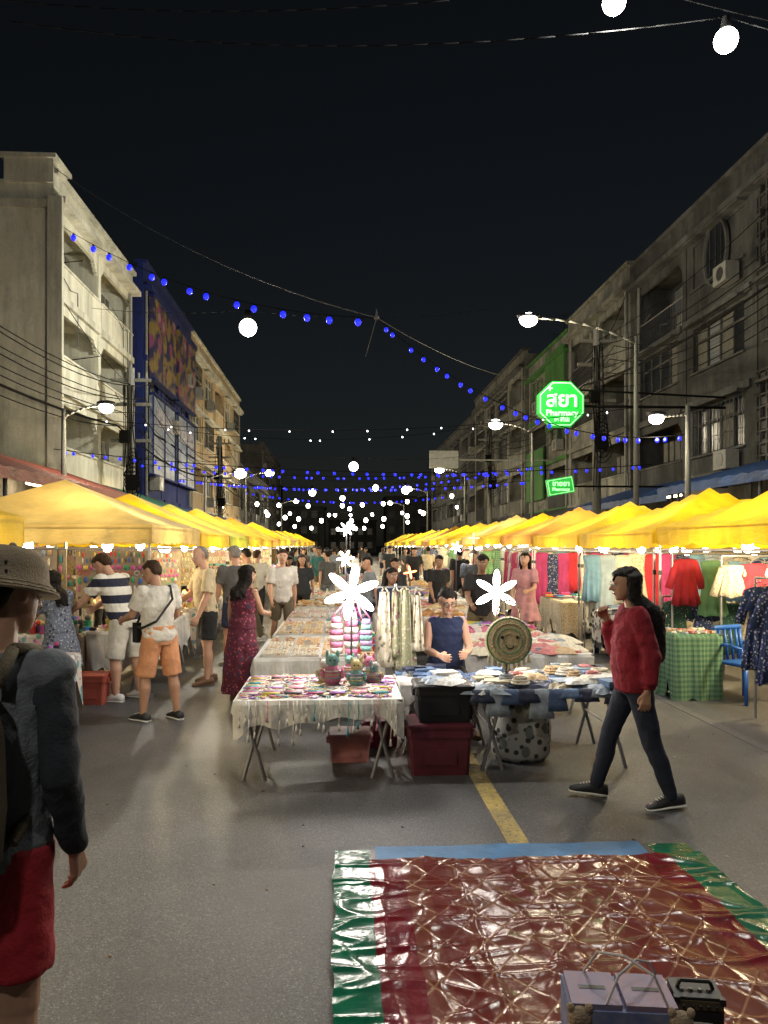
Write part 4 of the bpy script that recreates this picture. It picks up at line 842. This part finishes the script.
g.loft([[V((a*math.copysign(abs(cos(t))**.5, cos(t)), b_*math.copysign(abs(sin(t))**.5, sin(t)), z)) for t in [2*pi*j/24 for j in range(24)]] for a, b_, z in ((.19, .18, .4), (.22, .21, .42), (.22, .21, .44), (.19, .18, .43))])
for sx in (-1, 1):
    for sy in (-1, 1): g.tube((sx*.18, sy*.17, .42), (sx*.23, sy*.22, 0), .028, .02)
    g.tube((sx*.19, -.19, .43), (sx*.19, -.26, .8), .022); g.path([(sx*.2, -.2, .62), (sx*.24, 0, .63), (sx*.23, .16, .6), (sx*.21, .18, .42)], .02, 7)
for k in range(4): g.tube((-.13+k*.087, -.2, .44), (-.13+k*.087, -.255, .79), .016)
g.tube((-.19, -.26, .8), (.19, -.26, .8), .03, rnd=True); g.obj('shell', M('blue_plastic', (.02, .1, .4), .35), e, True)

# ------------------------------------------------------------------ foreground tarpaulin, box, amp
def wr(x, y):
    a = NZ.noise(V((x*2.0, y*1.8, 0))); b_ = NZ.noise(V((x*2.2+3, y*6, 1))); d = NZ.noise(V((x*5, y*2.4, 7)))
    fold = 0
    for fx in (.62, 1.02, 1.42): fold += .005*math.exp(-((x-fx)/.012)**2)
    for fy in (2.75, 3.15, 3.55, 3.95): fold += .004*math.exp(-((y-fy)/.012)**2)
    return .010*abs(a)*2+.009*max(0, 1-abs(b_)*4)**2+.005*max(0, 1-abs(d)*4)**2+fold
def tarp(name, c1, c2):
    return M(name, c1, .2, col2=c2, ns=5, bs=.25, bscale=11, spec=.2)
grn_p = tarp('green_tarp', (.006, .11, .06), (.004, .06, .034)); wine = tarp('wine_tarp', (.13, .008, .016), (.075, .006, .01)); bl_p = M('blue_cloth', (.05, .17, .36), .6, bs=.3, bscale=14)
m, nt, b = mk('quilted_tarp'); sp = nt.nodes.new('ShaderNodeSeparateXYZ'); nt.links.new(tc(nt), sp.inputs[0])
d1 = mth(nt, 'ABSOLUTE', mth(nt, 'SINE', mth(nt, 'MULTIPLY', mth(nt, 'ADD', sp.outputs[0], mth(nt, 'MULTIPLY', sp.outputs[1], .8)), 17))); d2 = mth(nt, 'ABSOLUTE', mth(nt, 'SINE', mth(nt, 'MULTIPLY', mth(nt, 'SUBTRACT', sp.outputs[0], mth(nt, 'MULTIPLY', sp.outputs[1], .8)), 17)))
mn = mth(nt, 'MINIMUM', d1, d2); c = mixc(nt, ramp(nt, mn, .04, .16), (.28, .15, .09), (.13, .034, .023))
band = mth(nt, 'GREATER_THAN', mth(nt, 'SINE', mth(nt, 'MULTIPLY', sp.outputs[0], 15.6)), .62); c = mixc(nt, mth(nt, 'MULTIPLY', band, .75), c, (.11, .012, .012))
c = mixc(nt, ramp(nt, noi(nt, 6), .4, .65, 0, .4), c, (.075, .02, .014)); nt.links.new(c, b.inputs['Base Color']); b.inputs['Roughness'].default_value = .21; b.inputs['Specular IOR Level'].default_value = .2
bump(nt, b, mth(nt, 'ADD', ramp(nt, mn, 0, .2, 0, .35), noi(nt, 9, 3)), .3, .012); quilt = m
g = MB(); nx, ny = 220, 220; X0, X1, Y0, Y1 = -.03, 2.02, 2.3, 4.24
vs = []
for i in range(nx+1):
    for j in range(ny+1):
        x = X0+(X1-X0)*i/nx; y = Y0+(Y1-Y0)*j/ny; ex = .006*sin(y*9)+.005*sin(y*23); vs.append((x+ex*(1 if i in (0, nx) else .6), y+.008*sin(x*7)*(j/ny), .014+wr(x, y)))
g.v = vs
for i in range(nx):
    for j in range(ny):
        u = (i+.5)/nx*(X1-X0); mi = 0 if u < .19 or u > 1.86 else (1 if u < .36 or u > 1.72 else 2)
        g.f.append((i*(ny+1)+j, (i+1)*(ny+1)+j, (i+1)*(ny+1)+j+1, i*(ny+1)+j+1)); g.m.append(mi)
g.obj('ground_tarpaulin', [grn_p, wine, quilt], None, True)
g = MB(); vs = []
for i in range(61):
    for j in range(7): x = .2+1.54*i/60; y = 4.18+.27*j/6; vs.append((x, y+.006*sin(x*8), .012+.3*wr(x*1.5, y*.5)-.0005*j))
g.add(vs, [(i*7+j, (i+1)*7+j, (i+1)*7+j+1, i*7+j+1) for i in range(60) for j in range(6)]); g.obj('blue_groundsheet', bl_p, None, True)
g = MB()
for x0, x1, mi in ((-.03, .17, 0), (.17, 1.78, 1), (1.78, 2.02, 0)):
    g.add([(x0, 4.16, .007), (x1, 4.16, .007), (x1, 4.42, .006), (x0, 4.42, .006)], [(0, 1, 2, 3)], mi)
g.obj('underlay_groundsheet', [grn_p, black])
card = M('blue_box_print', (.08, .12, .28), .7, col2=(.2, .22, .32), ns=14); pinkc = M('pink_lid', (.24, .15, .2), .6, col2=(.15, .15, .24), ns=9); paper = M('paper_label', (.42, .4, .36), .8); furm = M('plush_fur', (.42, .32, .22), 1, bs=1, bscale=150); cordm = M('pale_cord', (.4, .36, .36), .7)
e = empty('donation_box', (.96, 2.62, .03), radians(-8)); g = MB(); g.bx(-.18, .18, -.11, .11, 0, .17, 0)
for cx in (-.09, .09):
    g.bx(cx-.083, cx+.083, -.1, .1, .17, .188, 1); g.bx(cx-.045, cx+.045, -.01, .012, .1882, .1895, 2)
g.bx(-.14, .1, -.117, -.111, .01, .12, 3)
for z in (.04, .065, .09, .105): g.bx(-.12, .05, -.1195, -.1175, z, z+.006, 2)
for cx in (-.15, .18): g.ell((cx, -.11, .145), (.04, .03, .04), m=4); g.ell((cx-.03, -.11, .18), (.014, .014, .016), m=4); g.ell((cx+.03, -.11, .18), (.014, .014, .016), m=4); g.ell((cx, -.138, .14), (.01, .008, .008), m=2)
g.path([(-.1, .1, .19), (-.06, .06, .28), (.02, -.02, .31), (.1, -.08, .28), (.14, -.1, .19)], .005, 6, 5); g.path([(-.06, -.1, .19), (-.01, -.05, .26), (.06, 0, .29), (.12, .06, .25), (.15, .1, .19)], .005, 6, 5)
g.obj('box', [card, pinkc, black, paper, furm, cordm], e)
e = empty('small_amplifier', (1.24, 2.64, .03), radians(-10)); g = MB(); g.bx(-.08, .08, -.06, .06, 0, .17, 0); g.bx(-.07, .07, -.066, -.061, .012, .125, 1); g.bx(-.075, .075, -.0655, -.0612, .13, .16, 3)
for k in range(5): g.tube((-.055+k*.027, -.066, .145), (-.055+k*.027, -.078, .145), .007, .006, 10, 0)
for k in range(4): g.tube((-.05+k*.03, -.02, .17), (-.05+k*.03, -.02, .18), .008, .007, 10, 2)
g.bx(-.04, .04, -.069, -.067, .07, .09, 4)
for sx in (-1, 1):
    for z in (.01, .16): g.box((sx*.075, -.058, z), (.02, .02, .022), 0)
g.path([(-.06, 0, .17), (-.05, 0, .195), (.05, 0, .195), (.06, 0, .17)], .007, 6, 0)
g.obj('cabinet', [black, M('grille_cloth', (.03, .03, .03), .9, bs=1, bscale=300), M('knob_metal', (.2, .2, .2), .4, .7), M('brass_panel', (.12, .1, .06), .5, .5), white], e)

# ------------------------------------------------------------------ street furniture
pc = concrete('pole_concrete', (.17, .17, .155), (.06, .06, .05), .4)
def street_lamp(x, y, h, hx, hz, P, col=(1, .86, .6), hr=.5, hy=None):
    e = empty('street_lamp'); hy = y if hy is None else hy; g = MB(); g.tube((x, y, 0), (x, y, h), .09, .05, 12); g.tube((x, y, 0), (x, y, .4), .16, .14, 12)
    pts = []
    for k in range(9): u = k/8; pts.append(V((x+(hx-x)*u, y+(hy-y)*u, h-.2+(hz-h+.2)*(1-(1-u)**2.2))))
    g.path(pts, .03, 8); g.obj('mast', pc, e, True)
    g = MB(); g.ell((hx, hy, hz+.05), (.34*hr/.5, .16, .07), m=0); g.ell((hx, hy, hz-.05), (.25*hr/.5, .16, .16*hr/.5+.03), m=1); g.obj('head', [dmetal, bulb_w], e, True)
    light('lamp_light', (hx, hy, hz-.42), P, col, .15, e)
street_lamp(8.0, 20.5, 7.4, 5.05, 7.85, 700)
street_lamp(8.1, 17.6, 5.0, 7.35, 4.75, 130, hr=.35); street_lamp(-6.6, 18.9, 5.0, -5.6, 5.1, 240, hr=.35)
for x, y, z, P in ((8.3, 33, 6.9, 500), (7.8, 48, 6.4, 450), (-6.2, 36, 5, 450), (7.5, 66, 6.5, 500), (-6.3, 52, 6.5, 900), (-6.4, 85, 6.5, 500), (7.3, 88, 6.5, 400)):
    street_lamp(x, y, z-.1, x-math.copysign(1.6, x), z+.1, P, hr=.6)
for x, y, h in ((-6.9, 26, 7.6), (8.6, 25.5, 9), (8.6, 44, 9), (-6.9, 45, 8), (8.6, 10, 9.5)):
    e = empty('utility_pole'); g = MB(); g.tube((x, y, 0), (x, y, h), .17, .12, 10)
    for z in (h-.4, h-1.2, h-2.4): g.box((x, y, z), (1.3, .1, .1))
    for k in (-.5, -.2, .25, .5): g.tube((x+k, y, h-.35), (x+k, y, h-.15), .04)
    g.obj('post', pc, e); g = MB(); rr = random.Random(int(y))
    for q in range(9): g.path([V((x+.1+.3*cos(a)*(.5+q*.06+.1*sin(a*3+q)), y-.16-.02*q, h-2.9-.15*q+.4*sin(a)*(.6+q*.06))) for a in [2*pi*j/12 for j in range(13)]], .014, 5)
    for q in range(10): xo = x+rr.uniform(-.2, .2); g.path([(xo, y-.17, h-.6), (xo+rr.uniform(-.1, .1), y-.2, h-2), (xo+rr.uniform(-.15, .15), y-.2, h-3.5-rr.random()*2)], .012, 4)
    g.box((x+.1, y-.2, h-3.8), (.4, .25, .5)); g.box((x-.15, y-.22, h-2.3), (.3, .22, .4)); g.obj('cable_coils', wire_m, e)
def cat(a, b_, sag, n=24):
    a = V(a); b_ = V(b_); return [a+(b_-a)*i/n-V((0, 0, sag*4*(i/n)*(1-i/n))) for i in range(n+1)]
g = MB()
for k in range(8):
    for x, ys, h in ((-6.9, (4, 26, 45, 80), 6.6), (8.6, (-4, 10, 25.5, 44, 90), 8)):
        for a, c_ in zip(ys, ys[1:]): g.path(cat((x+(k-3)*.15, a, h+(k % 4)*.45-.9), (x+(k-3)*.15, c_, h+(k % 4)*.45-.9), .5+.12*k, 16), .014 if k else .035, 4)
g.path(cat((-6.9, 26, 7), (-7.8, 22.5, 8.6), .2), .012, 4); g.path(cat((-7.8, 24, 10.4), (-20, 12, 8), 1), .014, 4); g.path(cat((-7.8, 26, 8), (-20, 14, 5.6), .8), .014, 4)
g.path(cat((8.6, 25.5, 8.4), (11.4, 30, 12), .4), .012, 4); g.path(cat((8.6, 25.5, 8.6), (12, 12, 13), 1.), .014, 4); g.path(cat((8.6, 10, 9), (11.4, 20, 12), .6), .014, 4)
g.obj('overhead_cables', wire_m)
def festoon(a, b_, sag, nb, mt, r_=.06, name='festoon_lights', jit=.2):
    e = empty(name); pts = cat(a, b_, sag, 40); g = MB(); g.path(pts, .01, 4); g.obj('cable', wire_m, e); g = MB()
    for i in range(nb):
        u = (i+.5+R.uniform(-jit, jit))/nb; p = V(a)+(V(b_)-V(a))*u-V((0, 0, sag*4*u*(1-u))); g.tube(p, p-V((0, 0, r_*.8)), r_*.4, n=6, m=1); g.ell(p-V((0, 0, r_*1.6)), (r_, r_, r_*1.15), 8, 6, 0)
    g.obj('bulbs', [mt, wire_m], e, True)
hub = (.85, 18, 7.05)
festoon((-8.0, 22.6, 10.9), hub, .62, 14, bulb_b, .078, jit=.34); festoon(hub, (8.1, 17.7, 4.35), .95, 24, bulb_b, .05, jit=.3)
e = empty('festoon_hub'); g = MB(); g.path(cat((-8.2, 22.3, 12.5), hub, .5), .011, 4); g.path(cat(hub, (11.4, 34, 9.5), .9), .009, 4); g.tube(hub, V(hub)+V((0, 0, .2)), .03, .01); g.path([V(hub), V(hub)-V((.25, 0, .9))], .008, 4); g.ell(hub, (.06, .06, .06)); g.obj('wires', M('grey_cable', (.12, .12, .12), .8, spec=.1), e)
for i, (y, z, mt, n, r_, dz) in enumerate(((21, 4.3, bulb_b, 40, .04, .4), (24, 5.6, bulb_s, 14, .024, .5), (28, 4.7, bulb_b, 40, .045, .5), (32, 6.6, bulb_s, 12, .03, .8), (36, 4.8, bulb_b, 40, .055, .4), (42, 5.2, bulb_b, 36, .06, .6), (48, 4.3, bulb_w, 9, .1, .6), (55, 5, bulb_w, 8, .14, .5), (62, 6, bulb_b, 30, .08, .6), (72, 5.0, bulb_w, 9, .19, .8), (90, 4.6, bulb_w, 8, .2, .8))):
    festoon((-7.6, y, z), (8.4, y+R.uniform(-4, 4), z+R.uniform(-.4, .6)), dz, n, mt, r_, jit=.4)
def pendant(x, y, z, r_, P, col=(1, .93, .78)):
    e = empty('pendant_lamp', (x, y, z)); g = MB(); g.ell((0, 0, 0), (r_, r_, r_*1.0), 16, 12, 0); g.tube((0, 0, r_), (0, 0, r_*2.0), r_*.5, r_*.3, m=1); g.path(cat((-8, 2, 1.0+r_*2), (0, 0, r_*2.), .3), .007, 4, 1); g.path(cat((0, 0, r_*2.), (8, 2, .8+r_*2), .3), .007, 4, 1)
    g.obj('bulb', [bulb_w, wire_m], e, True); light('bulb_light', (0, 0, -r_-.1), P, col, .12, e)
nw = (1, .97, .88)
pendant(-2.85, 24.2, 8.5, .27, 1700, (1, .96, .82)); pendant(3.97, 7.75, 6.95, .12, 640, nw); pendant(2.85, 7.9, 7.4, .12, 560, nw)
pendant(5.6, 3.2, 6.6, .12, 280, nw); pendant(-3.2, 3.5, 6.5, .12, 320, nw); pendant(-1.8, -1.2, 5.6, .12, 260, nw)  # last lamp is unseen, added behind the camera to light the hat man's back
for x, y, z in ((.6, 34, 5.2), (-1.6, 45, 4.8), (2.4, 52, 5.6), (.2, 62, 5.5), (3.4, 40, 4.6), (1.0, 80, 5.5), (1.5, 110, 6)): pendant(x, y, z, .2, 600 if y < 70 else 2500, (1, .88, .62))
grn_e = E('green_sign_face', (.005, .36, .035), .6); wte = E('sign_letters', (.4, 1, .45), 1.2)
def text(s, size, loc, mt, parent, name):
    c_ = bpy.data.curves.new(name, 'FONT'); c_.body = s; c_.size = size; c_.extrude = .012; c_.align_x = 'CENTER'; c_.align_y = 'CENTER'; c_.offset = size*.02
    o = bpy.data.objects.new(name, c_); o.rotation_euler = (pi/2, 0, 0); o.location = loc; c_.materials.append(mt); S.collection.objects.link(o); o.parent = parent
e = empty('pharmacy_sign', (6.35, 22, 5.8)); g = MB()
def octo(r_, y): return [V((r_*cos(pi/8+k*pi/4), y, r_*.98*sin(pi/8+k*pi/4))) for k in range(8)]
g.loft([octo(.72, -.12), octo(.72, .12)], 0); g.loft([octo(.68, -.14), octo(.68, -.125)], 1); g.loft([octo(.65, -.15), octo(.65, -.142)], 0)
g.obj('lightbox', [grn_e, wte], e); text('สยา', .6, (0, -.18, .1), wte, e, 'thai_letters'); text('Pharmacy', .24, (0, -.18, -.27), wte, e, 'letters'); text('+', .3, (-.35, -.18, .42), wte, e, 'cross'); text('ยา 药店', .14, (0, -.18, -.46), wte, e, 'small_letters')
g = MB(); g.tube((0, .2, 0), (5, .2, 0), .04); g.tube((0, .2, .5), (5, .2, .3), .03); g.obj('bracket', wire_m, e); light('sign_glow', (0, -.8, 0), 25, (.1, 1, .2), .4, e)
e = empty('pharmacy_banner', (6.35, 22, 3.45), 0); g = MB(); tm = Matrix.Rotation(radians(-10), 3, 'Y'); g.box((0, 0, 0), (.78, .1, .48), 0, mat=tm); g.box((0, -.01, 0), (.72, .1, .42), 1, mat=tm); g.box((0, -.02, 0), (.69, .1, .39), 0, mat=tm)
g.tube((.38, .05, 0), (5, .05, 0), .03, m=2); g.obj('lightbox', [grn_e, wte, wire_m], e); text('ขายยา', .2, (0, -.09, .06), wte, e, 'letters'); text('Pharmacy', .13, (0, -.09, -.1), wte, e, 'letters')
g = MB(); e = empty('shop_sign', (5.4, 40, 6.2)); g.box((0, 0, 0), (1.5, .15, .9)); g.tube((0, .1, 0), (6, .1, 0), .04); g.obj('board', M('faded_sign', (.25, .26, .24), .6), e)
print('faces', sum(len(o.data.polygons) for o in S.objects if o.type == 'MESH'))
